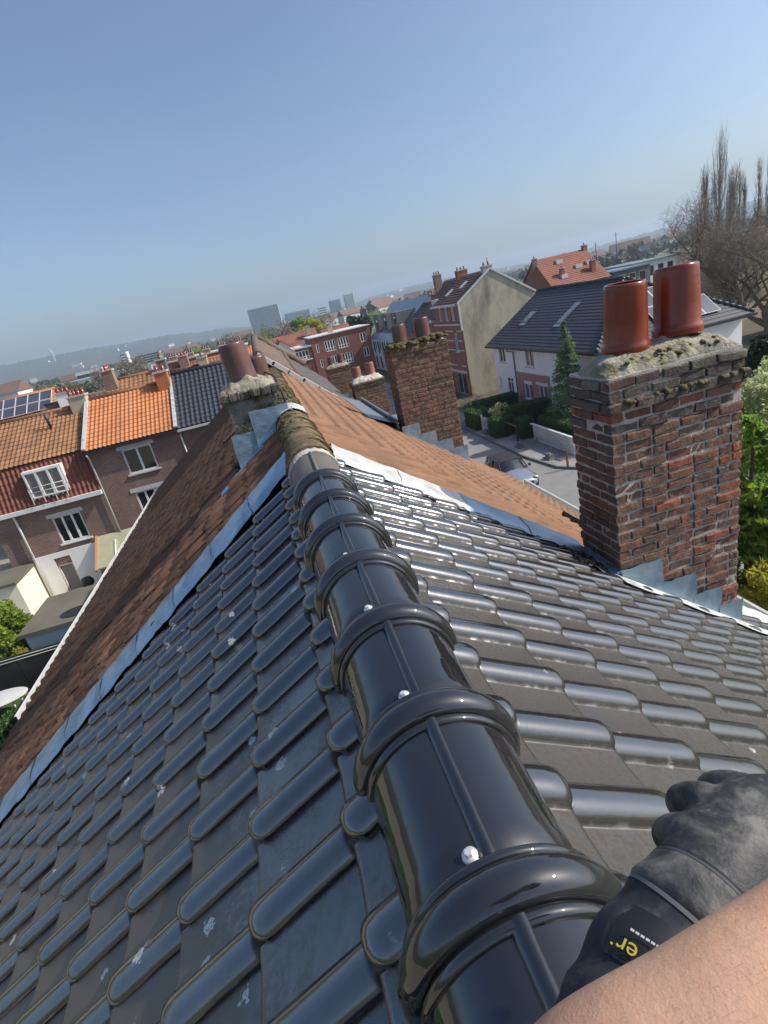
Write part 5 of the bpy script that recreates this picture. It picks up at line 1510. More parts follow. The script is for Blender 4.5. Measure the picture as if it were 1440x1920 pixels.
plain_house('tan_house', 'tan house with broad brown roof half hidden by the big bare tree', 49.0, 55.5, 52, 57, -2.0, -.5, M['brown_tile'], M['tan_wall'])
plain_house('tan_house', 'house with rusty brown roof at the right edge behind bare branches', 47, 57, 38, 44, -5.6, -3.4, M['redroof'], M['tan_wall'])

# ================================================================== front gardens
def leaf_quads(rng, P, size, aspect=.6, norm=None):
    """one small leaf-shaped quad at each point of P (numpy)"""
    n = len(P)
    a = rng.normal(size=(n, 3)); a /= np.linalg.norm(a, axis=1)[:, None]
    b = rng.normal(size=(n, 3)); b -= (b * a).sum(1)[:, None] * a; b /= np.linalg.norm(b, axis=1)[:, None]
    s_ = size * rng.uniform(.6, 1.35, (n, 1))
    a = a * s_; b = b * s_ * aspect
    V = np.stack([P - a, P - b * .9, P + a, P + b * .9], 1).reshape(-1, 3)
    return V, np.arange(n * 4).reshape(-1, 4)
def box_hedge(label, x0, x1, y0, y1, h, seed, mat='leaf_hedge', name='hedge', zb=G + .1):
    rng = np.random.default_rng(seed)
    t = thing(name, label, 'hedge', ((x0 + x1) / 2, (y0 + y1) / 2, zb), 'clipped garden hedges')
    # rounded body
    mb = MB(); nx, ny = 8, 8; V = []
    def sh(u, v, z): return 1
    cx, cy, hx, hy = (x0 + x1) / 2, (y0 + y1) / 2, (x1 - x0) / 2, (y1 - y0) / 2
    rows = [(0, 1.0), (.5, 1.0), (.85, .97), (.96, .9), (1, .72)]
    ring_ = []
    m_ = 28
    for (zz, k) in rows:
        for i in range(m_):
            a = 2 * math.pi * i / m_
            ca, sa = math.cos(a), math.sin(a)
            ex = .28
            ring_.append((cx + hx * k * (abs(ca) ** ex) * (1 if ca > 0 else -1) * .95, cy + hy * k * (abs(sa) ** ex) * (1 if sa > 0 else -1) * .95, zb + zz * h * .97))
    F = [(j * m_ + i, j * m_ + (i + 1) % m_, (j + 1) * m_ + (i + 1) % m_, (j + 1) * m_ + i) for j in range(len(rows) - 1) for i in range(m_)]
    F.append(tuple((len(rows) - 1) * m_ + i for i in range(m_)))
    mb.add(ring_, F, True); mb.build('inner_growth', M['leaf_dark'], t)
    area = 2 * (x1 - x0 + y1 - y0) * h + (x1 - x0) * (y1 - y0)
    n = int(area * 260)
    u = rng.uniform(-1, 1, (n * 2, 3)); 
    ax = rng.choice(3, n * 2, p=np.array([hy * h, hx * h, hx * hy * 1.2]) / (hy * h + hx * h + hx * hy * 1.2))
    u[np.arange(n * 2), ax] = np.where(ax == 2, 1, np.sign(rng.uniform(-1, 1, n * 2)))
    P = np.stack([cx + u[:, 0] * hx, cy + u[:, 1] * hy, zb + (u[:, 2] * .5 + .5) * h], 1)
    r_ = (np.abs(u) ** 8).sum(1) ** (1 / 8)
    P = np.array([cx, cy, zb + h / 2]) + (P - np.array([cx, cy, zb + h / 2])) / np.maximum(1, r_)[:, None] + rng.normal(scale=.022, size=P.shape)
    V, F = leaf_quads(rng, P, .045)
    put('leaves', np_mesh('leaves', V, F, M[mat]), t)
    return t
box_hedge('tall clipped hedge running back to the white house beside the stained gable', 13.9, 18.3, 39.6, 40.6, 1.55, 1)
box_hedge('clipped hedge block by the pavement left of the white gate', 13.5, 15.0, 37.2, 39.5, 1.35, 2)
box_hedge('clipped hedge block just right of the white gate', 13.6, 15.2, 33.9, 35.2, 1.35, 3)
box_hedge('thick rounded hedge in front of the pink doorway', 15.0, 18.2, 34.2, 35.3, 1.75, 4)
box_hedge('small square hedge end at the left of the white lattice wall', 14.7, 15.7, 32.2, 33.3, 1.3, 5)
box_hedge('long hedge growing behind the white lattice wall', 15.7, 17.2, 26.6, 32.1, 1.45, 6)
# white pierced concrete wall
lf = thing('lattice_wall', 'low white pierced concrete garden wall along the pavement', 'wall', (15.3, 29, G))
mb = MB()
y0, y1, zb, nr, bs = 26.3, 31.9, G + .13, 4, .235
nc = int((y1 - y0) / bs)
for r_ in range(nr):
    for c in range(nc):
        cy, cz = y0 + (c + .5) * bs, zb + (r_ + .5) * bs
        ri, ro_ = .090, .106
        m_ = 8; V = []
        for k in range(m_):
            a = 2 * math.pi * (k + .5) / m_
            for (xx, rr) in ((15.26, ro_ * 1.12), (15.26, ri), (15.34, ri), (15.34, ro_ * 1.12)):
                V.append((xx, cy + rr * math.cos(a), cz + rr * math.sin(a)))
        F = [(k * 4 + j, k * 4 + (j + 1) % 4, ((k + 1) % m_) * 4 + (j + 1) % 4, ((k + 1) % m_) * 4 + j) for k in range(m_) for j in range(4)]
        mb.add(V, F)
o = mb.build('pierced_blocks', M['white'], lf); o['kind'] = 'stuff'
mb = MB(); mb.box((15.22, y0 - .05, zb + nr * bs + .002), (15.38, y1 + .05, zb + nr * bs + .07)); mb.box((15.22, y0 - .05, G + .10), (15.38, y1 + .05, zb - .004)); mb.build('coping', M['white'], lf)
# gates
ga = thing('garden_gate', 'white barred garden gate between two clipped hedges', 'gate', (14.2, 36.2, G))
mb = MB(); mb.beam((14.0, 35.3, G + .1), (14.0, 35.3, G + 1.25), .1, .1); mb.beam((14.0, 37.1, G + .1), (14.0, 37.1, G + 1.25), .1, .1); mb.build('gate_posts', M['white'], ga)
for k in range(9):
    mb = MB(); y = 35.45 + k * .19; mb.beam((14.0, y, G + .2), (14.0, y, G + 1.1 + .12 * math.sin(k / 8 * math.pi)), .04, .03); mb.build('bar', M['white'], ga)
mb = MB(); mb.beam((14.03, 35.3, G + .32), (14.03, 37.1, G + .32), .03, .05); mb.beam((14.03, 35.3, G + 1.0), (14.03, 37.1, G + 1.0), .03, .05); mb.build('rail', M['white'], ga)
g2 = thing('garden_gate', 'dark wooden gate with thin rail right of the hedge block', 'gate', (14.6, 33.6, G))
for y in (33.75, 33.95, 32.15):
    mb = MB(); mb.beam((14.35, y, G + .1), (14.35, y, G + 1.2), .09, .09); mb.build('post', M['darkmetal'], g2)
mb = MB(); mb.beam((14.35, 33.8, G + 1.15), (14.35, 32.2, G + 1.1), .05, .06); mb.build('rail', M['wood'], g2)
# low stone blocks on the pavement and a post
for k, (x, y, lab) in enumerate(((13.75, 35.9, 'low dark stone block on the pavement before the gate'), (13.85, 30.9, 'low dark stone block on the pavement near the lattice wall'), (13.95, 27.4, 'pale footed stone block on the pavement nearest the corner'))):
    mb = MB(); mb.prism([(x - .2, y - .35, G + .13), (x + .2, y - .35, G + .13), (x + .2, y + .35, G + .13), (x - .2, y + .35, G + .13)], (0, 0, .06)); mb.prism([(x - .13, y - .28, G + .19), (x + .13, y - .28, G + .19), (x + .10, y + .26, G + .19), (x - .10, y + .26, G + .19)], (.03, 0, .22))
    mb.box((x - .05, y - .20, G + .40), (x + .09, y + .05, G + .47))
    tag(mb.build('stone_block', M['kerb'] if k == 2 else M['grey_dark']), lab, 'block', 'stone blocks along the pavement')
po = thing('wooden_post', 'slim brown post standing on the pavement corner', 'post', (13.95, 25.4, G + .12))
mb = MB(); mb.beam((13.95, 25.4, G + .10), (13.95, 25.4, G + 1.05), .09, .09); mb.build('post', M['wood'], po)
MB().box((13.89, 25.34, G + 1.051), (14.01, 25.46, G + 1.09)).build('cap', M['wood'], po)

# ================================================================== parked silver car, nose towards the viewer
def build_car(px, py, pz):
    t = thing('parked_car', 'silver hatchback with black trim parked below the gutter', 'car', (px, py, pz))
    def P(x, y, z): return (px + x, py + y, pz + z)
    st = [  # y, half width, z low, z belt edge, z centre top
        (.00, .56, .30, .55, .60), (.10, .72, .22, .66, .72), (.35, .82, .20, .74, .82), (.75, .85, .20, .80, .90), (1.15, .86, .20, .86, .98),
        (1.40, .86, .20, .90, 1.00), (2.2, .865, .20, .93, .98), (3.0, .86, .20, .95, .98), (3.5, .82, .22, .93, .98), (3.78, .74, .26, .86, .92), (3.86, .62, .34, .78, .80)]
    V = []; n = 13
    for (y, w_, zl, zb_, zt) in st:
        half = [(w_ * .80, zl), (w_ * .97, zl + .10), (w_, zl + .28), (w_ * .985, zb_ - .10), (w_ * .93, zb_), (w_ * .55, zt - .015)]
        for (x, z) in half: V.append(P(-x, y, z))
        V.append(P(0, y, zt))
        for (x, z) in half[::-1]: V.append(P(x, y, z))
    F = [(j * n + i, j * n + i + 1, (j + 1) * n + i + 1, (j + 1) * n + i) for j in range(len(st) - 1) for i in range(n - 1)]
    F += [(j * n + n - 1, j * n, (j + 1) * n, (j + 1) * n + n - 1) for j in range(len(st) - 1)]
    F += [tuple(range(n))[::-1], tuple(range((len(st) - 1) * n, len(st) * n))]
    o = MB().add(V, F, True).build('body', M['silver'], t)
    m = o.modifiers.new('sub', 'SUBSURF'); m.levels = 1; m.render_levels = 2
    # cabin: glass hull with a silver roof and pillars
    gs = [(1.22, .72, .95, .60, .955), (1.62, .74, .93, .60, 1.30), (1.85, .75, .93, .60, 1.385), (2.7, .75, .93, .60, 1.40), (3.35, .72, .93, .58, 1.36), (3.66, .66, .92, .54, 1.08)]
    V = []
    for (y, w0, z0, w1, z1) in gs: V += [P(-w0, y, z0), P(-w1, y, max(z1 - .02, z0 + .01)), P(0, y, z1 + .012), P(w1, y, max(z1 - .02, z0 + .01)), P(w0, y, z0)]
    F = [(j * 5 + i, j * 5 + i + 1, (j + 1) * 5 + i + 1, (j + 1) * 5 + i) for j in range(5) for i in range(4)]
    MB().add(V, F, True).build('windows', M['glass'], t)
    V = []
    for (y, w_, z) in ((1.74, .585, 1.365), (1.95, .60, 1.405), (2.7, .60, 1.425), (3.4, .575, 1.38), (3.52, .56, 1.33)):
        V += [P(-w_ - .02, y, z - .035), P(-w_ * .6, y, z), P(w_ * .6, y, z), P(w_ + .02, y, z - .035)]
    MB().add(V, [(j * 4 + i, j * 4 + i + 1, (j + 1) * 4 + i + 1, (j + 1) * 4 + i) for j in range(4) for i in range(3)], True).build('roof', M['rubber'], t)
    for s_ in (-1, 1):
        MB().tube([P(s_ * .73, 1.2, .95), P(s_ * .62, 1.72, 1.36)], .035, 6).build('pillar', M['rubber'], t)
        MB().tube([P(s_ * .755, 2.35, .93), P(s_ * .62, 2.4, 1.39)], .035, 6).build('pillar', M['rubber'], t)
        for y in (.72, 3.15):
            w_ = MB().lathe([(.30, -.10), (.31, -.06), (.31, .06), (.30, .10), (.19, .10), (.19, .06)], 24, M=Matrix.Translation(P(s_ * .78, y, .31)) @ Matrix.Rotation(R(90) * s_, 4, 'Y')).build('wheel', M['rubber'], t)
            MB().lathe([(.19, .065), (.10, .09), (.03, .09), (0, .09)], 12, M=Matrix.Translation(P(s_ * .78, y, .31)) @ Matrix.Rotation(R(90) * s_, 4, 'Y')).build('rim', M['silver'], w_)
            MB().tube([P(s_ * .835, y + .37 * math.cos(a / 10 * math.pi), .31 + .37 * math.sin(a / 10 * math.pi)) for a in range(11)], .035, 6).build('wheel_arch', M['rubber'], t)
        hm = Matrix.Translation(P(s_ * .60, .17, .66)) @ Matrix.Rotation(R(38), 4, 'X') @ Matrix.Rotation(R(-22) * s_, 4, 'Z')
        hl = MB().lathe([(.145, -.02), (.15, .02), (.13, .045), (.12, .045)], 20, M=hm @ Matrix.Rotation(R(90), 4, 'X')).build('headlight', M['steel'], t)
        MB().lathe([(.12, .04), (.08, .055), (0, .06)], 20, M=hm @ Matrix.Rotation(R(90), 4, 'X')).build('lens', M['skylight'], hl)
        MB().lathe([(0, -.09), (.07, -.06), (.085, 0), (.07, .05), (0, .07)], 12, M=Matrix.Translation(P(s_ * .93, 1.35, 1.0)) @ Matrix.Rotation(R(80), 4, 'Y')).build('mirror', M['rubber'], t)
    MB().box(P(-.42, -.015, .44), P(.42, .06, .58)).build('grille', M['rubber'], t)
    MB().box(P(-.52, .0, .26), P(.52, .06, .37)).build('lower_grille', M['rubber'], t)
    MB().box(P(-.26, -.035, .385), P(.26, -.012, .495)).build('number_plate', M['white'], t)
    for s_ in (-1, 1):
        MB().box(P(s_ * .62 - .06, .03, .28), P(s_ * .62 + .06, .12, .42)).build('air_intake', M['rubber'], t)
    return t
build_car(10.72, 23.75, G + .004)
# ================================================================== trees and shrubs
def cloud_points(rng, n, c, rad, clumps=14, spread=.33, shell=.45):
    """points gathered in clumps inside an ellipsoid, denser to its outside, so gaps stay between clumps"""
    d = rng.normal(size=(clumps, 3)); d /= np.linalg.norm(d, axis=1)[:, None]
    rr = rng.uniform(shell, 1, (clumps, 1)) ** .6 * (1 - spread * .6)
    cc = d * rr
    k = rng.integers(0, clumps, n)
    e = rng.normal(size=(n, 3)); e /= np.linalg.norm(e, axis=1)[:, None]
    P = cc[k] + e * spread * rng.uniform(.2, 1, (n, 1)) ** .5
    return np.array(c) + P * np.array(rad)

def bushy(name, label, cat, c, rad, n, size, mat, seed, trunk_r=.12, zb=G, group=None, clumps=18, spread=.33, aspect=.6, shell=.4, bark='bark'):
    rng = np.random.default_rng(seed)
    t = thing(name, label, cat, (c[0], c[1], zb), group)
    P = cloud_points(rng, n, c, rad, clumps, spread, shell)
    P = P[P[:, 2] > zb + .05]
    V, F = leaf_quads(rng, P, size, aspect)
    put('crown', np_mesh('crown', V, F, M[mat]), t)
    q_ = random.Random(seed)
    mb = MB(); mb.tube([(c[0], c[1], zb), (c[0] + .05, c[1], zb + (c[2] - zb) * .6), (c[0], c[1] + .05, c[2] + rad[2] * .3)], [trunk_r, trunk_r * .8, trunk_r * .3], 7)
    for k in range(6):
        a = q_.uniform(0, 6.28); z = zb + (c[2] - zb) * q_.uniform(.5, 1)
        mb.tube([(c[0], c[1], z), (c[0] + rad[0] * .5 * math.cos(a), c[1] + rad[1] * .5 * math.sin(a), z + rad[2] * .35), (c[0] + rad[0] * .8 * math.cos(a), c[1] + rad[1] * .8 * math.sin(a), z + rad[2] * .6)], [trunk_r * .45, trunk_r * .3, .015], 5)
    mb.build('trunk', M[bark], t)
    return t

def conifer(name, label, base, h, r, seed, mat, droop=.35, whorls=26, per=9, needles=26, size=.10, taper=1.0):
    """spruce: whorls of drooping boughs, each a twig with needle sprays"""
    rng = np.random.default_rng(seed); q_ = random.Random(seed)
    t = thing(name, label, 'tree', base)
    b = np.array(base)
    mb = MB(); mb.tube([base, (base[0], base[1], base[2] + h * .6), (base[0], base[1], base[2] + h)], [r * .09, r * .05, .012], 7); mb.build('trunk', M['bark'], t)
    pts = []; tw = MB()
    for k in range(whorls):
        f = (k + .3) / whorls
        z = h * (.06 + .94 * f)
        L = r * (1 - f) ** taper * q_.uniform(.8, 1.12) + .08
        for j in range(per if f < .8 else 5):
            a = q_.uniform(0, 6.283)
            l_ = L * q_.uniform(.7, 1.1)
            d = np.array([math.cos(a), math.sin(a), 0])
            for m_ in range(needles):
                s_ = q_.uniform(.15, 1) ** .7
                side = np.array([-d[1], d[0], 0]) * q_.uniform(-.28, .28) * l_ * s_
                pts.append(b + d * l_ * s_ + side + np.array([0, 0, z - droop * l_ * s_ ** 1.4 + .10 * l_ * s_ ** 4 + q_.uniform(-.05, .05)]))
    V, F = leaf_quads(rng, np.array(pts), size, .35)
    put('crown', np_mesh('crown', V, F, M[mat]), t)
    return t

conifer('spruce_tree', 'young bright green spruce in front of the white house', (17.45, 30.6, G + .1), 7.0, 2.15, 5, 'leaf_spruce', whorls=34, per=14, needles=40, size=.085)
# garden shrubs of the street side
bushy('shrub', 'loose twiggy shrub rising over the hedge beside the white gate', 'shrub', (15.0, 35.9, G + 1.3), (.8, .8, .8), 1500, .06, 'leaf_pale', 3, .05)
bushy('shrub', 'small bare shrub at the foot of the stained gable', 'shrub', (15.6, 43.5, G + 1.0), (1.2, .9, .8), 700, .05, 'leaf_brown', 4, .04)
bushy('shrub', 'dark low bush at the foot of the spruce', 'shrub', (17.6, 31.6, G + .8), (1.2, 1.2, .9), 2600, .07, 'leaf_dark', 5, .06)
# tall evergreens right of the large chimney
conifer('conifer', 'bright green feathery conifer behind the large chimney', (9.1, 9.1, G), 6.6, 1.5, 8, 'leaf_green', droop=-.15, whorls=34, per=13, needles=40, size=.11, taper=.55)
conifer('conifer', 'low golden conifer just above the gutter at the right edge', (8.2, 7.5, G), 4.2, 1.35, 9, 'leaf_gold', droop=-.1, whorls=22, per=13, needles=40, size=.10, taper=.5)
conifer('conifer', 'deep green conifer at the right edge below the pale bush', (9.9, 8.6, G), 6.0, 1.5, 10, 'leaf_green', droop=-.12, whorls=30, per=13, needles=40, size=.11, taper=.5)
bushy('shrub', 'pale fresh-leaved bush behind the top of the large chimney', 'shrub', (13.9, 14.2, G + 4.2), (1.7, 1.6, 2.6), 9000, .10, 'leaf_pale', 11, .09, clumps=40, spread=.25)
bushy('shrub', 'dark glossy bush at the right edge above the pale bush', 'shrub', (17.0, 16.2, G + 5.0), (1.4, 1.4, 1.5), 5200, .11, 'leaf_dark', 12, .1, clumps=26, spread=.3)
# garden side
bushy('shrub', 'large sunlit yellow-green laurel bush beside the garden building', 'shrub', (-12.9, 21.4, G + 1.35), (1.35, 1.35, 1.75), 15000, .085, 'leaf_lime', 13, .1, clumps=46, spread=.28)
bushy('shrub', 'small reddish shrub against the pale blue wall', 'shrub', (-11.75, 19.75, G + .75), (.5, .4, .8), 1500, .06, 'leaf_gold', 14, .04)
bushy('shrub', 'dark green shrub under the eaves of the mossy roof', 'shrub', (-10.7, 15.0, G + .7), (1.6, 1.8, .9), 9000, .08, 'leaf_hedge', 15, .08, clumps=36, spread=.3)
bushy('shrub', 'dark evergreen at the lower left behind the mossy roof', 'shrub', (-10.6, 12.0, G + 1.2), (1.8, 1.6, 1.5), 8000, .09, 'leaf_dark', 16, .08, clumps=36, spread=.3)

def bare_tree(name, label, base, h, seed, mat='bark', spreadk=.75, levels=6, r0_=.3, group=None, twigs=True, lean=(0, 0)):
    q_ = random.Random(seed)
    t = thing(name, label, 'tree', base, group)
    tr = MB(); br = MB(); tips = []
    def grow(p, d, L, r_, lev):
        n = 3
        pts = [p]; dd = d.copy(); rr = [r_]
        for k in range(n):
            dd = (dd + Vector((q_.uniform(-1, 1), q_.uniform(-1, 1), q_.uniform(-.5, .8))) * .22).normalized()
            pts.append(pts[-1] + dd * (L / n)); rr.append(r_ * (1 - .32 * (k + 1) / n))
        (tr if lev == 0 else br).tube(pts, rr, 7 if lev < 2 else (5 if lev < 4 else 3), caps=False)
        if lev >= levels - 1: tips.extend(pts[1:])
        if lev >= levels: return
        kids = 3 if lev < 2 else (3 if q_.random() < .6 else 2)
        for k in range(kids):
            ax = Vector((q_.uniform(-1, 1), q_.uniform(-1, 1), q_.uniform(-.25, .7))).normalized()
            nd = (dd * (1 - spreadk * .55) + ax * spreadk).normalized()
            at = pts[-1] if k < 2 else pts[2]
            grow(at, nd, L * q_.uniform(.62, .86), rr[-1] * q_.uniform(.72, .92), lev + 1)
    grow(Vector(base), Vector((lean[0], lean[1], 1)).normalized(), h * .27, r0_, 0)
    tr.build('trunk', M[mat], t); br.build('crown', M[mat], t)
    rng = np.random.default_rng(seed); P = np.repeat(np.array([tuple(p) for p in tips]), 2, 0); P = P + rng.normal(scale=.22, size=P.shape)
    V, F = leaf_quads(rng, P, .32, .022)
    put('twigs', np_mesh('twigs', V, F, M['leaf_brown']), t)
    return t
bare_tree('bare_tree', 'big bare tree with crooked branches behind the white house', (33.6, 36.5, G), 14.0, 41, 'bark', .68, 7, .42, lean=(.05, 0))
bare_tree('bare_tree', 'bare spreading tree at the right edge with tangled branches', (37.5, 36.0, G), 13.5, 29, 'bark', .70, 7, .40, lean=(-.05, 0))
bare_tree('bare_tree', 'smaller bare tree between the tan house and the dark ridge', (41.0, 44.5, G), 8.0, 31, 'bark', .7, 7, .26)
bushy('thicket', 'rusty brown thicket beneath the bare trees', 'shrub', (39.5, 33.5, G + 3.2), (4.5, 2.5, 3.0), 9000, .12, 'leaf_brown', 36, .1, clumps=60, spread=.22, aspect=.2)
bushy('thicket', 'tall grey-brown thicket of twigs at the right edge under the poplars', 'shrub', (47.5, 41, G + 5.0), (5.5, 3, 4.6), 14000, .16, 'leaf_brown', 37, .1, clumps=80, spread=.2, aspect=.12)
# poplars without leaves
def poplar(label, x, y, h, r_, seed, n=90):
    q_ = random.Random(seed)
    t = thing('poplar_tree', label, 'tree', (x, y, G), 'row of bare poplars')
    mb = MB(); mb.tube([(x, y, G), (x, y, G + h * .5), (x + .1, y, G + h)], [.28, .16, .02], 6); mb.build('trunk', M['bark_far'], t)
    br = MB()
    for k in range(n + 15):
        z = h * (.18 + .72 * q_.random()); a = q_.uniform(0, 6.283)
        L = r_ * (1.5 + 1.6 * (1 - z / h)); o_ = r_ * q_.uniform(.5, 1) * (1.12 - z / h) ** .6
        p0 = Vector((x, y, G + z)); p1 = p0 + Vector((math.cos(a) * o_ * .7, math.sin(a) * o_ * .7, L * .55)); p2 = p0 + Vector((math.cos(a) * o_, math.sin(a) * o_, L * 1.5))
        br.tube([p0, p1, p2], [.040, .026, .006], 3, caps=False)
        for j in range(5):
            b_ = p1.lerp(p2, q_.random()); e = b_ + Vector((q_.uniform(-.4, .4), q_.uniform(-.4, .4), q_.uniform(.7, 1.6)))
            br.tube([b_, e], [.013, .005], 3, caps=False)
    br.build('crown', M['bark_far'], t)
    return t
for k, (x, y, h, r_, lab) in enumerate(((68.8, 75, 19.4, 1.9, 'tallest bare poplar, dense and first of the row'), (67.2, 76, 16.2, 1.3, 'bare poplar leaning on the left flank of the tallest poplar'), (71.2, 75, 15.6, 1.2, 'short bare poplar close beside the tallest on its right'),
                                        (73.2, 78, 16.6, .8, 'thin bare poplar just past the dense group'), (75.0, 78, 17.0, .9, 'thin bare poplar second past the dense group'), (76.8, 79, 15.8, .6, 'very thin bare poplar in the gap near the edge'),
                                        (78.4, 78, 17.4, .9, 'thin bare poplar near the right edge'), (80.2, 78, 17.2, .9, 'thin bare poplar outermost at the right edge'))):
    poplar(lab, x, y, h, r_, 50 + k, 120 if k < 3 else 55)
# mid-distance trees
bushy('pine_tree', 'dark round pine standing behind the red block', 'tree', (23.2, 130, -3.4), (3.6, 3.4, 3.2), 5200, .30, 'leaf_dark', 61, .3, clumps=40, spread=.26)
bushy('willow_tree', 'bright yellow budding willow above the far roofs', 'tree', (16.0, 170, -2.6), (4.6, 4, 3.2), 4200, .34, 'leaf_yellow', 62, .3, clumps=34, spread=.26)
bushy('willow_tree', 'yellow-green willow just behind the bright yellow one', 'tree', (16.5, 215, -2.0), (5.5, 4, 4.2), 3600, .42, 'leaf_lime', 63, .3, clumps=34, spread=.26)
midt = [(-9.0, 190, 5.0, 7.2, 'leaf_haze'), (-2.0, 205, 5, 7.0, 'leaf_haze'), (4.0, 200, 5, 7.5, 'leaf_haze'), (9.5, 190, 4.2, 7.5, 'leaf_brown'), (21.5, 235, 5, 7.6, 'leaf_brown'), (27, 260, 6, 7.5, 'leaf_brown'), (33, 270, 6, 7.0, 'leaf_brown'),
        (-16, 165, 3.6, 6.0, 'leaf_lime'), (-22, 190, 4.5, 6.0, 'leaf_haze'), (-40, 190, 6, 7.5, 'leaf_brown'), (-47, 180, 5, 6.5, 'leaf_brown'), (-56, 175, 5, 5.6, 'leaf_haze'), (-36, 230, 6, 6.8, 'leaf_haze'), (1.0, 160, 4, 5.4, 'leaf_lime'),
        (60, 290, 7, 4.4, 'leaf_lime'), (70, 300, 7, 4.6, 'leaf_lime'), (80, 310, 7, 5.0, 'leaf_lime'), (-70, 200, 6, 6.0, 'leaf_haze'), (-62, 160, 5, 5.0, 'leaf_lime')]
for k, (x, y, r_, h, m_) in enumerate(midt):
    h *= 1.22
    kind_ = {'leaf_haze': 'grey-green budding tree in the hazy middle distance', 'leaf_brown': 'brown leafless tree in the hazy middle distance', 'leaf_lime': 'light green tree in the hazy middle distance'}[m_]
    bushy('distant_tree', kind_, 'tree', (x, y, G + h * .75), (r_, r_, h * .62), 1700, .30 if m_ != 'leaf_brown' else .36, m_, 70 + k, .2, group='trees of the middle distance', clumps=30, spread=.3, aspect=.3 if m_ != 'leaf_lime' else .6, shell=.3, bark='bark_far')
# woods of the plain, one mass
rng = np.random.default_rng(5)
Vs, Fs = [], []; off = 0
for k in range(620):
    az = R(rng.uniform(-32, 56)); d = rng.uniform(260, 1500)
    x, y = d * math.sin(az), d * math.cos(az)
    r_ = rng.uniform(3.5, 7.5) * (1 + d / 2200); h = rng.uniform(4, 9) * (1 + d / 3500)
    P = cloud_points(rng, 70, (x, y, G + h * .55), (r_ * 1.3, r_ * 1.3, h * .55), 9, .4, .2)
    V, F = leaf_quads(rng, P, 1.1 + d / 900, .7)
    Vs.append(V); Fs.append(F + off); off += len(V)
fm = nmat('far_foliage', [(.035, .045, .02), (.075, .080, .04), (.12, .105, .07), (.12, .15, .05)], .02, 1, detail=2)
tag(put('woods', np_mesh('woods', np.concatenate(Vs), np.concatenate(Fs), fm)), 'hazy belt of trees filling the plain below the hills', 'woods', kind='stuff')

# ================================================================== far town and hills
hillpts = [(-60, 90), (-35, 92), (-22.6, 66), (-16, 62), (-9, 52), (-4, 34), (1.2, 16), (6, 12), (9.3, 16), (13, 27), (17.4, 30), (22, 24), (27.6, 17), (34.5, 19), (38.8, 24), (44, 40), (60, 55)]
def hill_h(az, pts):
    for (a, ha), (b, hb) in zip(pts[:-1], pts[1:]):
        if a <= az <= b:
            t_ = (az - a) / (b - a); t_ = t_ * t_ * (3 - 2 * t_)
            return ha + (hb - ha) * t_
    return pts[0][1]
def hill(name, pts, d0_, d1_, d2_, kz, seed, jag):
    rng = np.random.default_rng(seed)
    n = 620; V = []; F = []
    wob = np.cumsum(rng.normal(size=n + 1)); wob -= np.linspace(wob[0], wob[-1], n + 1); wob = wob / (abs(wob).max() + 1e-6)
    prof = [(d0_, 0.0), (d0_ + (d1_ - d0_) * .35, .18), (d0_ + (d1_ - d0_) * .7, .62), (d1_, 1.0), ((d1_ + d2_) / 2, .9), (d2_, .5)]
    for i in range(n + 1):
        az = -58 + 116 * i / n
        H = hill_h(az, pts) * kz + wob[i] * 4
        for j, (d, k) in enumerate(prof):
            jj = rng.uniform(-jag, jag) if j == 3 else 0
            z = G - .5 + H * k * (1 if j else 0) + jj * (1 if j == 3 else .8) + (10 * k if j else 0)
            V.append((d * math.sin(R(az)), d * math.cos(R(az)), z))
    m_ = len(prof)
    F = [(i * m_ + j, i * m_ + j + 1, (i + 1) * m_ + j + 1, (i + 1) * m_ + j) for i in range(n) for j in range(m_ - 1)]
    o = MB().add(V, F, True).build(name, M['hill']); o['kind'] = 'structure'
    return o
hill('hills', hillpts, 1500, 2500, 3600, 1.25, 3, 2.6)
hm_ = {'w': nmat('far_white_wall', [(.55, .54, .51), (.72, .71, .68)], .05, .9), 'r': nmat('far_roof', [(.13, .08, .065), (.20, .12, .09)], .05, .9), 'd': nmat('far_dark_wall', [(.16, .20, .24), (.22, .26, .30)], .05, .9), 'e': nmat('far_dark_windows', [(.12, .16, .20), (.15, .19, .23)], .05, .9), 'g': nmat('far_grey_wall', [(.26, .28, .30), (.40, .42, .44)], .05, .9)}
hmes = []
for k in range(4):
    mb = MB(); w_, d_, h_ = [(9, 7, 5), (12, 8, 5.5), (16, 9, 7), (22, 10, 6)][k]
    mb.box((-w_ / 2, -d_ / 2, -1), (w_ / 2, d_ / 2, h_)); mb.cur = 1
    mb.prism([(-w_ / 2 - .5, -d_ / 2 - .5, h_ + .01), (-w_ / 2 - .5, d_ / 2 + .5, h_ + .01), (-w_ / 2 - .5, 0, h_ + d_ * .42)][::-1], (w_ + 1, 0, 0))
    mb.cur = 2
    for i in range(int(w_ / 3)):
        mb.box((-w_ / 2 + 1 + i * 3, -d_ / 2 - .08, 1.0), (-w_ / 2 + 2.2 + i * 3, -d_ / 2 - .01, 2.4))
    hmes.append(mb.mesh('far_house', [hm_['w'] if k != 2 else hm_['g'], hm_['r'], M['glass']]))
rng = np.random.default_rng(8)
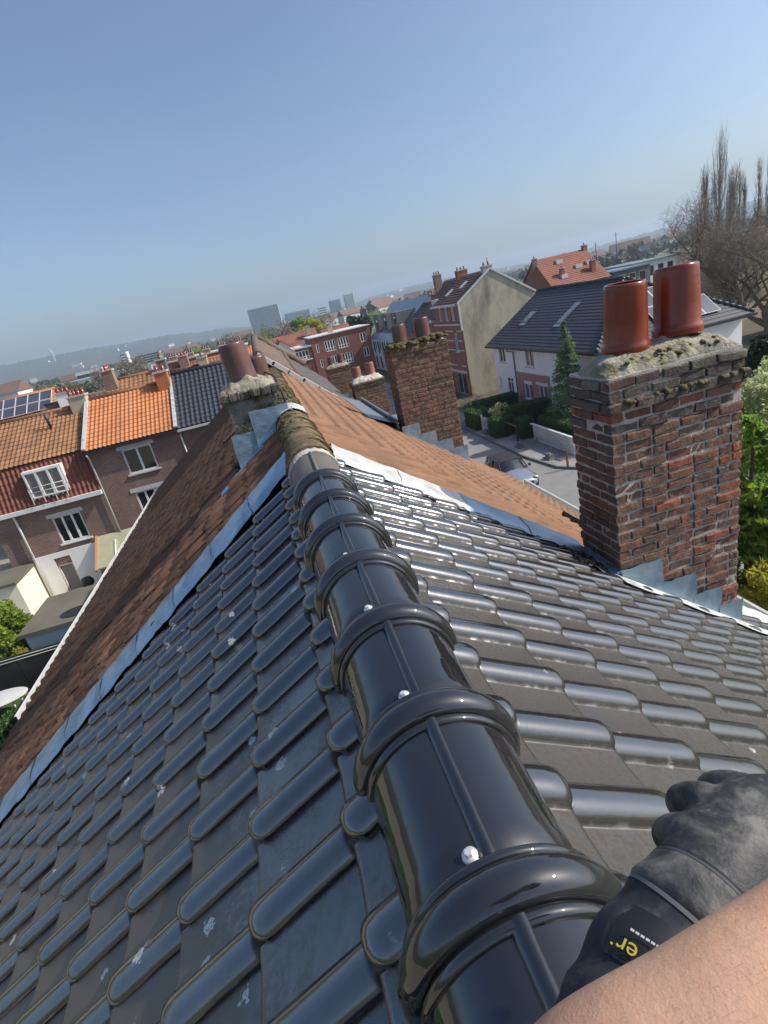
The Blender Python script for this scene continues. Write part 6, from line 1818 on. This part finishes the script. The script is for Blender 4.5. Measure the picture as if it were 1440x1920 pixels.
for k in range(150):
    az = rng.uniform(-27, 47); d = rng.choice([rng.uniform(320, 800), rng.uniform(800, 1500), rng.uniform(1600, 2300)])
    if d < 500 and -14 < az < 6: d += 400
    z = G
    if d > 1500:
        H = hill_h(az, hillpts); f = (d - 1500) / 1000
        z = G - .5 + (1.25 * H * float(np.interp(f, [0, .35, .7, 1], [0, .18, .62, 1]))) + 10 * float(np.interp(f, [0, .35, .7, 1], [0, .18, .62, 1]))
    o = put('far_house', hmes[k % 4], None, Matrix.Translation((d * math.sin(R(az)), d * math.cos(R(az)), z + .5)) @ Matrix.Rotation(rng.uniform(-.9, .9), 4, 'Z') @ Matrix.Scale(float(rng.uniform(.8, 1.3)), 4))
    tag(o, 'tiny pale house far off in the haze' if d < 1600 else 'tiny pale house on the far hazy hillside', 'house', 'houses of the hazy town' if d < 1600 else 'houses on the far hills')
def block(name, label, x0, x1, y, dep, z1, wm, rows, cols, gm, endm=None, cat='building'):
    t = thing(name, label, cat, ((x0 + x1) / 2, y, G))
    MB().box((x0, y, G), (x1, y + dep, z1)).build('wall', wm, t)
    hh_, ww_ = (z1 - G) / (rows + .6), (x1 - x0) / cols
    mb = MB()
    for r_ in range(rows):
        mb.box((x0 + ww_ * .15, y - .12, G + hh_ * (r_ + .55)), (x1 - ww_ * .15, y - .02, G + hh_ * (r_ + 1.05)))
    mb.build('window_bands', gm, t)
    if endm is not None: MB().box((x1 + .02, y - .2, G), (x1 + max(1.2, (x1 - x0) * .03), y + dep, z1 + 1.5)).build('end_wall', endm, t)
    return t
block('office_slab', 'wide dark office slab with a white end rising above the far trees', -2.5, 44, 900, 18, 31.5, hm_['d'], 11, 10, hm_['e'], M['white'])
block('office_slab', 'long low hall beside the dark office slab', 58, 100, 1000, 30, 16, hm_['d'], 4, 8, hm_['e'])
block('tower_block', 'slim pale tower with dark left flank on the skyline', 174, 190, 1050, 16, 26, hm_['g'], 14, 3, hm_['d'], M['white'])
block('tower_block', 'grey block standing left of the slim pale tower', 149, 169, 1080, 16, 22, hm_['d'], 10, 4, hm_['e'])
block('tower_block', 'small white block lower left of the slim tower', 118, 132, 1020, 14, 15, hm_['w'], 6, 3, M['glass'])
block('tower_block', 'blue and white tilted tower by the wooded hill', -111.5, -107.0, 500, 8, 6.0, paint('blue_panel', (.05, .12, .30), .4), 7, 1, M['white'], M['white'])
block('tower_block', 'gridded pale apartment block right of the blue tower', -104, -84, 520, 12, 3.0, hm_['g'], 6, 7, M['glass'])
block('long_building', 'white low building with dark windows among trees on the left', -120, -103, 400, 12, .2, hm_['w'], 2, 6, M['glass'])
block('long_building', 'long pale warehouse on the plain beyond the grey building', 150, 230, 620, 40, -.5, hm_['w'], 2, 6, hm_['g'])
block('long_building', 'long dark warehouse roofs left of the blue tower', -140, -60, 330, 25, -3.6, hm_['g'], 1, 6, M['glass'])
block('tower_block', 'small slab standing on the far right plain', 330, 352, 640, 14, 4, hm_['w'], 4, 4, M['glass'])
sp = thing('church_spire', 'thin pale spire on the wooded hill, left side', 'spire', (-690, 2150, 30))
MB().box((-694, 2147, 30), (-686, 2155, 78)).build('tower', hm_['g'], sp); MB().lathe([(5, 0), (0, 22)], 4, (-690, 2151, 78)).build('spire', hm_['g'], sp)
for k, (x, y, h) in enumerate(((215, 330, 16), (250, 360, 20), (190, 300, 12))):
    t = thing('pylon', ['thin dark mast on the right skyline beside the red roof', 'taller dark mast in the middle of the right skyline', 'short mast nearest the flat roofs'][k], 'mast', (x, y, G))
    mb = MB(); mb.tube([(x, y, G), (x, y, G + h)], [.35, .2], 6); mb.build('mast', M['darkmetal'], t)
    mb = MB(); mb.beam((x - 1.5, y, G + h * .9), (x + 1.5, y, G + h * .9), .2, .2); mb.build('cross_arm', M['darkmetal'], t)
# ================================================================== the roofer's gloved hand and bare arm
pe = thing('person', 'bare forearm with a dusty dark work glove reaching in at the lower right', 'person', (.03, .12, .5))
def skinmat():
    m, t, b = newmat('skin')
    p = coord(t, 'pos')
    c = ramp(t, noise(t, p, 22, 5, .6), [(.30, (.62, .335, .205)), (.55, (.70, .40, .25)), (.75, (.74, .44, .285))])
    c = mixc(t, ramp(t, noise(t, p, 9, 3), [(.55, 0.0), (.8, .35)]), c, (.66, .31, .19))
    t.links.new(c, b.inputs['Base Color']); b.inputs['Roughness'].default_value = .42
    b.inputs['Subsurface Weight'].default_value = .12; b.inputs['Subsurface Radius'].default_value = (.012, .004, .002); b.inputs['Subsurface Scale'].default_value = .5
    nb = bump(t, noise(t, p, 520, 4, .7), .35, .0012)
    t.links.new(bump(t, noise(t, p, 60, 4), .18, .004, nb), b.inputs['Normal'])
    return m
def spline(pts, n):
    pts = [Vector(p) for p in pts]; out = []
    P = [pts[0] * 2 - pts[1]] + pts + [pts[-1] * 2 - pts[-2]]
    m_ = len(pts) - 1
    for i in range(n + 1):
        f = i / n * m_; k = min(int(f), m_ - 1); u = f - k
        a, b, c, d = P[k], P[k + 1], P[k + 2], P[k + 3]
        out.append(.5 * ((2 * b) + (c - a) * u + (2 * a - 5 * b + 4 * c - d) * u * u + (3 * b - a - 3 * c + d) * u ** 3))
    return out
def interp(xs, n):
    return [float(np.interp(i / n * (len(xs) - 1), range(len(xs)), xs)) for i in range(n + 1)]
arm_pts = [(0.1694, 0.1204, 0.5266), (0.0974, 0.1144, 0.5266), (0.0434, 0.1064, 0.5239), (-0.0152, 0.1068, 0.5113), (-0.0826, 0.1150, 0.4773), (-0.0946, 0.1165, 0.3903), (-0.0209, 0.1582, 0.3843), (-0.0020, 0.1896, 0.3496), (0.0140, 0.2049, 0.3421)]
n = 90
sp_ = spline(arm_pts, n); rr = interp([.046, .045, .0435, .042, .040, .038, .036, .034, .032], n)
MB().tube(sp_, rr, 40).build('arm', skinmat(), pe)
# fine hair along the arm
q = random.Random(77); hb = MB()
for k in range(2600):
    i = q.randrange(8, 55); p = sp_[i]; t_ = (sp_[i + 1] - sp_[i - 1]).normalized()
    a = q.uniform(0, 6.283); x = t_.cross(Vector((0, 0, 1))).normalized(); y = x.cross(t_)
    nrm = x * math.cos(a) + y * math.sin(a); p0 = p + nrm * rr[i] * .99
    d = (t_ * q.uniform(.5, 1) + nrm * q.uniform(.12, .35) + Vector((q.uniform(-.2, .2),) * 3)).normalized()
    L = q.uniform(.003, .009); sd = d.cross(nrm).normalized() * .00005
    hb.add([p0 - sd, p0 + sd, p0 + d * L + nrm * .0012], [(0, 1, 2)])
o = hb.build('arm_hair', paint('hair_brown', (.16, .09, .05), .5), pe); o['kind'] = 'stuff'

def glovemat():
    m, t, b = newmat('dusty_glove')
    p = coord(t, 'pos')
    c = ramp(t, noise(t, p, 60, 5), [(.3, (.012, .013, .016)), (.7, (.028, .03, .034))])
    c = mixc(t, ramp(t, noise(t, p, 16, 6, .65, .5), [(.46, 0.0), (.62, .85)]), c, (.15, .145, .132))
    c = mixc(t, ramp(t, noise(t, p, 28, 6, .6, .6), [(.63, 0.0), (.69, .8)]), c, (.28, .29, .29))
    t.links.new(c, b.inputs['Base Color']); b.inputs['Roughness'].default_value = .62
    nb = bump(t, noise(t, p, 900, 2), .25, .0006)
    t.links.new(bump(t, noise(t, p, 45, 5, .6), .45, .006, nb), b.inputs['Normal'])
    return m
gm = glovemat()
def cuffmat():
    m, t, b = newmat('glove_cuff')
    p = coord(t, 'pos')
    c = ramp(t, noise(t, p, 90, 4), [(.3, (.010, .013, .022)), (.7, (.022, .027, .040))])
    c = mixc(t, ramp(t, noise(t, p, 20, 6, .65, .4), [(.52, 0.0), (.66, .7)]), c, (.12, .125, .11))
    t.links.new(c, b.inputs['Base Color']); b.inputs['Roughness'].default_value = .75
    t.links.new(bump(t, noise(t, p, 1400, 2), .35, .0006), b.inputs['Normal'])
    return m
cm = cuffmat()
# cuff: open gauntlet, wrinkled
cp = [(-0.0260, 0.1709, 0.3170), (-0.0105, 0.1840, 0.3200), (0.0095, 0.1997, 0.3255), (0.0307, 0.2161, 0.3330), (0.0565, 0.2284, 0.3416), (0.0802, 0.2372, 0.3494), (0.0958, 0.2435, 0.3509)]
n = 48; cs = spline(cp, n); cr = interp([.064, .062, .0585, .054, .049, .0455, .0445], n)
cr = [r_ + .0011 * math.sin(i * .55) for i, r_ in enumerate(cr)]
cu = MB(); cu.tube(cs, cr, 44, caps=False)
glove = MB()
cuff = cu.build('glove_cuff', cm, pe)
# wrist strap and two piped seams
def band(i0, i1, dr, mat, name, parent):
    mb = MB(); mb.tube(cs[i0:i1 + 1], [cr[i] + dr * (1 if i0 < i < i1 else .3) for i in range(i0, i1 + 1)], 44, caps=False)
    return mb.build(name, mat, parent)
band(36, 45, .0022, gm, 'wrist_strap', cuff)
band(35, 36, .0024, paint('piping_grey', (.13, .135, .14), .6), 'piping', cuff)
band(45, 46, .0034, paint('piping_dark', (.10, .10, .105), .6), 'piping', cuff)
# hand: palm, thumb and curled fingers grown together into one glove surface
hb = MB()
def ball(c, r_, s_=(1, 1, 1)):
    prof = [(max(1e-5, r_ * math.sin(math.pi * k / 12)), -r_ * math.cos(math.pi * k / 12)) for k in range(13)]
    hb.lathe(prof, 20, M=Matrix.Translation(c) @ Matrix.Diagonal((*s_, 1)))
def limb(pts, rad, k=14):
    s1 = spline(pts, k); r1 = interp(rad, k)
    for p, r_ in zip(s1, r1): ball(p, r_)
limb([(0.0958, 0.2435, 0.3509), (0.1140, 0.2519, 0.3505), (0.1370, 0.2619, 0.3480), (0.1640, 0.2709, 0.3445), (0.1910, 0.2779, 0.3395)], [.0435, .0445, .047, .048, .044], 16)
HX = Vector((.952, -.222, -.21)); HD = Vector((-.273, -.31, -.91)); HF = Vector((.137, .924, -.356))
def off(p, x, d, f): return Vector(p) + HX * x + HD * d + HF * f
K0 = Vector((0.1280, 0.2699, 0.3625))
fingers = [  # root, knuckle, middle, tip, radius
    (off(K0, .000, .012, .000), off(K0, -.020, -.002, .010), off(K0, -.020, .018, .040), off(K0, .004, .040, .052), .0150),
    (off(K0, .028, .000, .012), off(K0, .010, -.018, .028), off(K0, .006, .000, .064), off(K0, .028, .028, .080), .0158),
    (off(K0, .056, -.004, .016), off(K0, .048, -.022, .040), off(K0, .044, -.004, .080), off(K0, .062, .026, .094), .0152),
    (off(K0, .086, .000, .012), off(K0, .086, -.016, .036), off(K0, .084, .000, .070), off(K0, .094, .026, .082), .0138)]
for a, b_, c, d, r_ in fingers:
    limb([a, b_, c, d], [r_ * 1.15, r_ * 1.12, r_, r_ * .85], 16)
limb([off(K0, .035, .045, -.020), off(K0, .072, .038, -.022), off(K0, .100, .020, -.008), off(K0, .118, .002, .014)], [.021, .0185, .017, .0145], 14)
ho = hb.build('glove', gm, pe)
rm = ho.modifiers.new('grow', 'REMESH'); rm.mode = 'VOXEL'; rm.voxel_size = .0026; rm.use_smooth_shade = True
sm_ = ho.modifiers.new('soft', 'SMOOTH'); sm_.iterations = 6; sm_.factor = .5
# printed label on the cuff: the end of a yellow word, upside down from here
LBL = Vector((0.0185, 0.2076, 0.3885)); 
ctr = min(cs, key=lambda p: (p - LBL).length)
i_ = cs.index(ctr)
view = (CAM - ctr).normalized(); tang = (cs[i_ + 1] - cs[i_ - 1]).normalized()
nrm = (view - tang * view.dot(tang)).normalized()
nrm = (Matrix.Rotation(R(-16), 3, tang) @ nrm).normalized()
side = tang.cross(nrm).normalized()
def on_cuff(a, b_, lift=.0008):
    """point on the cuff: a along its axis, b_ round it (metres)"""
    k = max(1, min(len(cs) - 2, i_ + int(round(a / (cs[i_ + 1] - cs[i_]).length))))
    ang = b_ / cr[k]
    d = nrm * math.cos(ang) + side * math.sin(ang)
    return cs[k] + tang * 0 + d * (cr[k] + lift)
mb = MB(); V = []
for a in range(9):
    for b_ in range(9):
        V.append(on_cuff(-.016 + .042 * a / 8, -.026 + .052 * b_ / 8, .0009))
mb.add(V, [(a * 9 + b_, a * 9 + b_ + 1, (a + 1) * 9 + b_ + 1, (a + 1) * 9 + b_) for a in range(8) for b_ in range(8)], True)
lab_ = mb.build('cuff_label', paint('label_navy', (.006, .008, .014), .6), cuff)
def text_on(body, size, pos, mat, name):
    cu_ = bpy.data.curves.new(name, 'FONT'); cu_.body = body; cu_.size = size; cu_.extrude = .0002; cu_.align_x = 'RIGHT'
    cu_.materials.append(mat)
    o = bpy.data.objects.new(name, cu_)
    link(o, lab_)
    # the word reads with the fingers pointing down: its up is back along the cuff
    X = -side if side.dot(HX) > 0 else side
    Yv = nrm.cross(X).normalized()
    m = Matrix(((X.x, Yv.x, nrm.x, pos.x), (X.y, Yv.y, nrm.y, pos.y), (X.z, Yv.z, nrm.z, pos.z), (0, 0, 0, 1)))
    p = lab_; off_ = Vector((0, 0, 0))
    while p is not None: off_ += p.location; p = p.parent
    o.matrix_local = Matrix.Translation(-off_) @ m
    bpy.context.view_layer.update()
    me_ = bpy.data.meshes.new_from_object(o.evaluated_get(bpy.context.evaluated_depsgraph_get()))
    o2 = bpy.data.objects.new(name, me_); link(o2, lab_); o2.matrix_local = Matrix.Translation(-off_) @ m
    bpy.data.objects.remove(o); return o2
Xs = -side if side.dot(HX) > 0 else side
ye = paint('label_yellow', (.55, .46, .05), .6)
text_on('er', .0165, on_cuff(-.001, 0, .0032) + Xs * .016, ye, 'lettering')
text_on(".", .014, on_cuff(-.008, 0, .0032) + Xs * .0205, ye, 'lettering')
gb = MB()
for k in range(7):
    p = on_cuff(.0085, 0, .0034) - Xs * (-.010 + .0036 * k) 
    gb.box((-.0013, -.0008, 0), (.0013, .0008, .0003), Matrix(((Xs.x, tang.x, nrm.x, p.x), (Xs.y, tang.y, nrm.y, p.y), (Xs.z, tang.z, nrm.z, p.z), (0, 0, 0, 1))))
gb.build('small_print', M['trim'], lab_)

# ================================================================== hazy air
hz = MB().box((-5200, -600, -11), (5200, 4200, 118)).build('haze', None) if False else None
me = MB().box((-5200, -600, -11), (5200, 4200, 118))
hm2 = bpy.data.materials.new('hazy_air'); hm2.use_nodes = True
t = hm2.node_tree; t.nodes.clear()
out = t.nodes.new('ShaderNodeOutputMaterial'); pv = t.nodes.new('ShaderNodeVolumePrincipled')
pv.inputs['Color'].default_value = (.66, .82, 1.0, 1); pv.inputs['Density'].default_value = .00028; pv.inputs['Anisotropy'].default_value = .25
t.links.new(pv.outputs[0], out.inputs['Volume'])
hz = me.build('haze', hm2); hz['kind'] = 'stuff'; hz['label'] = 'thin pale spring haze over the whole place'
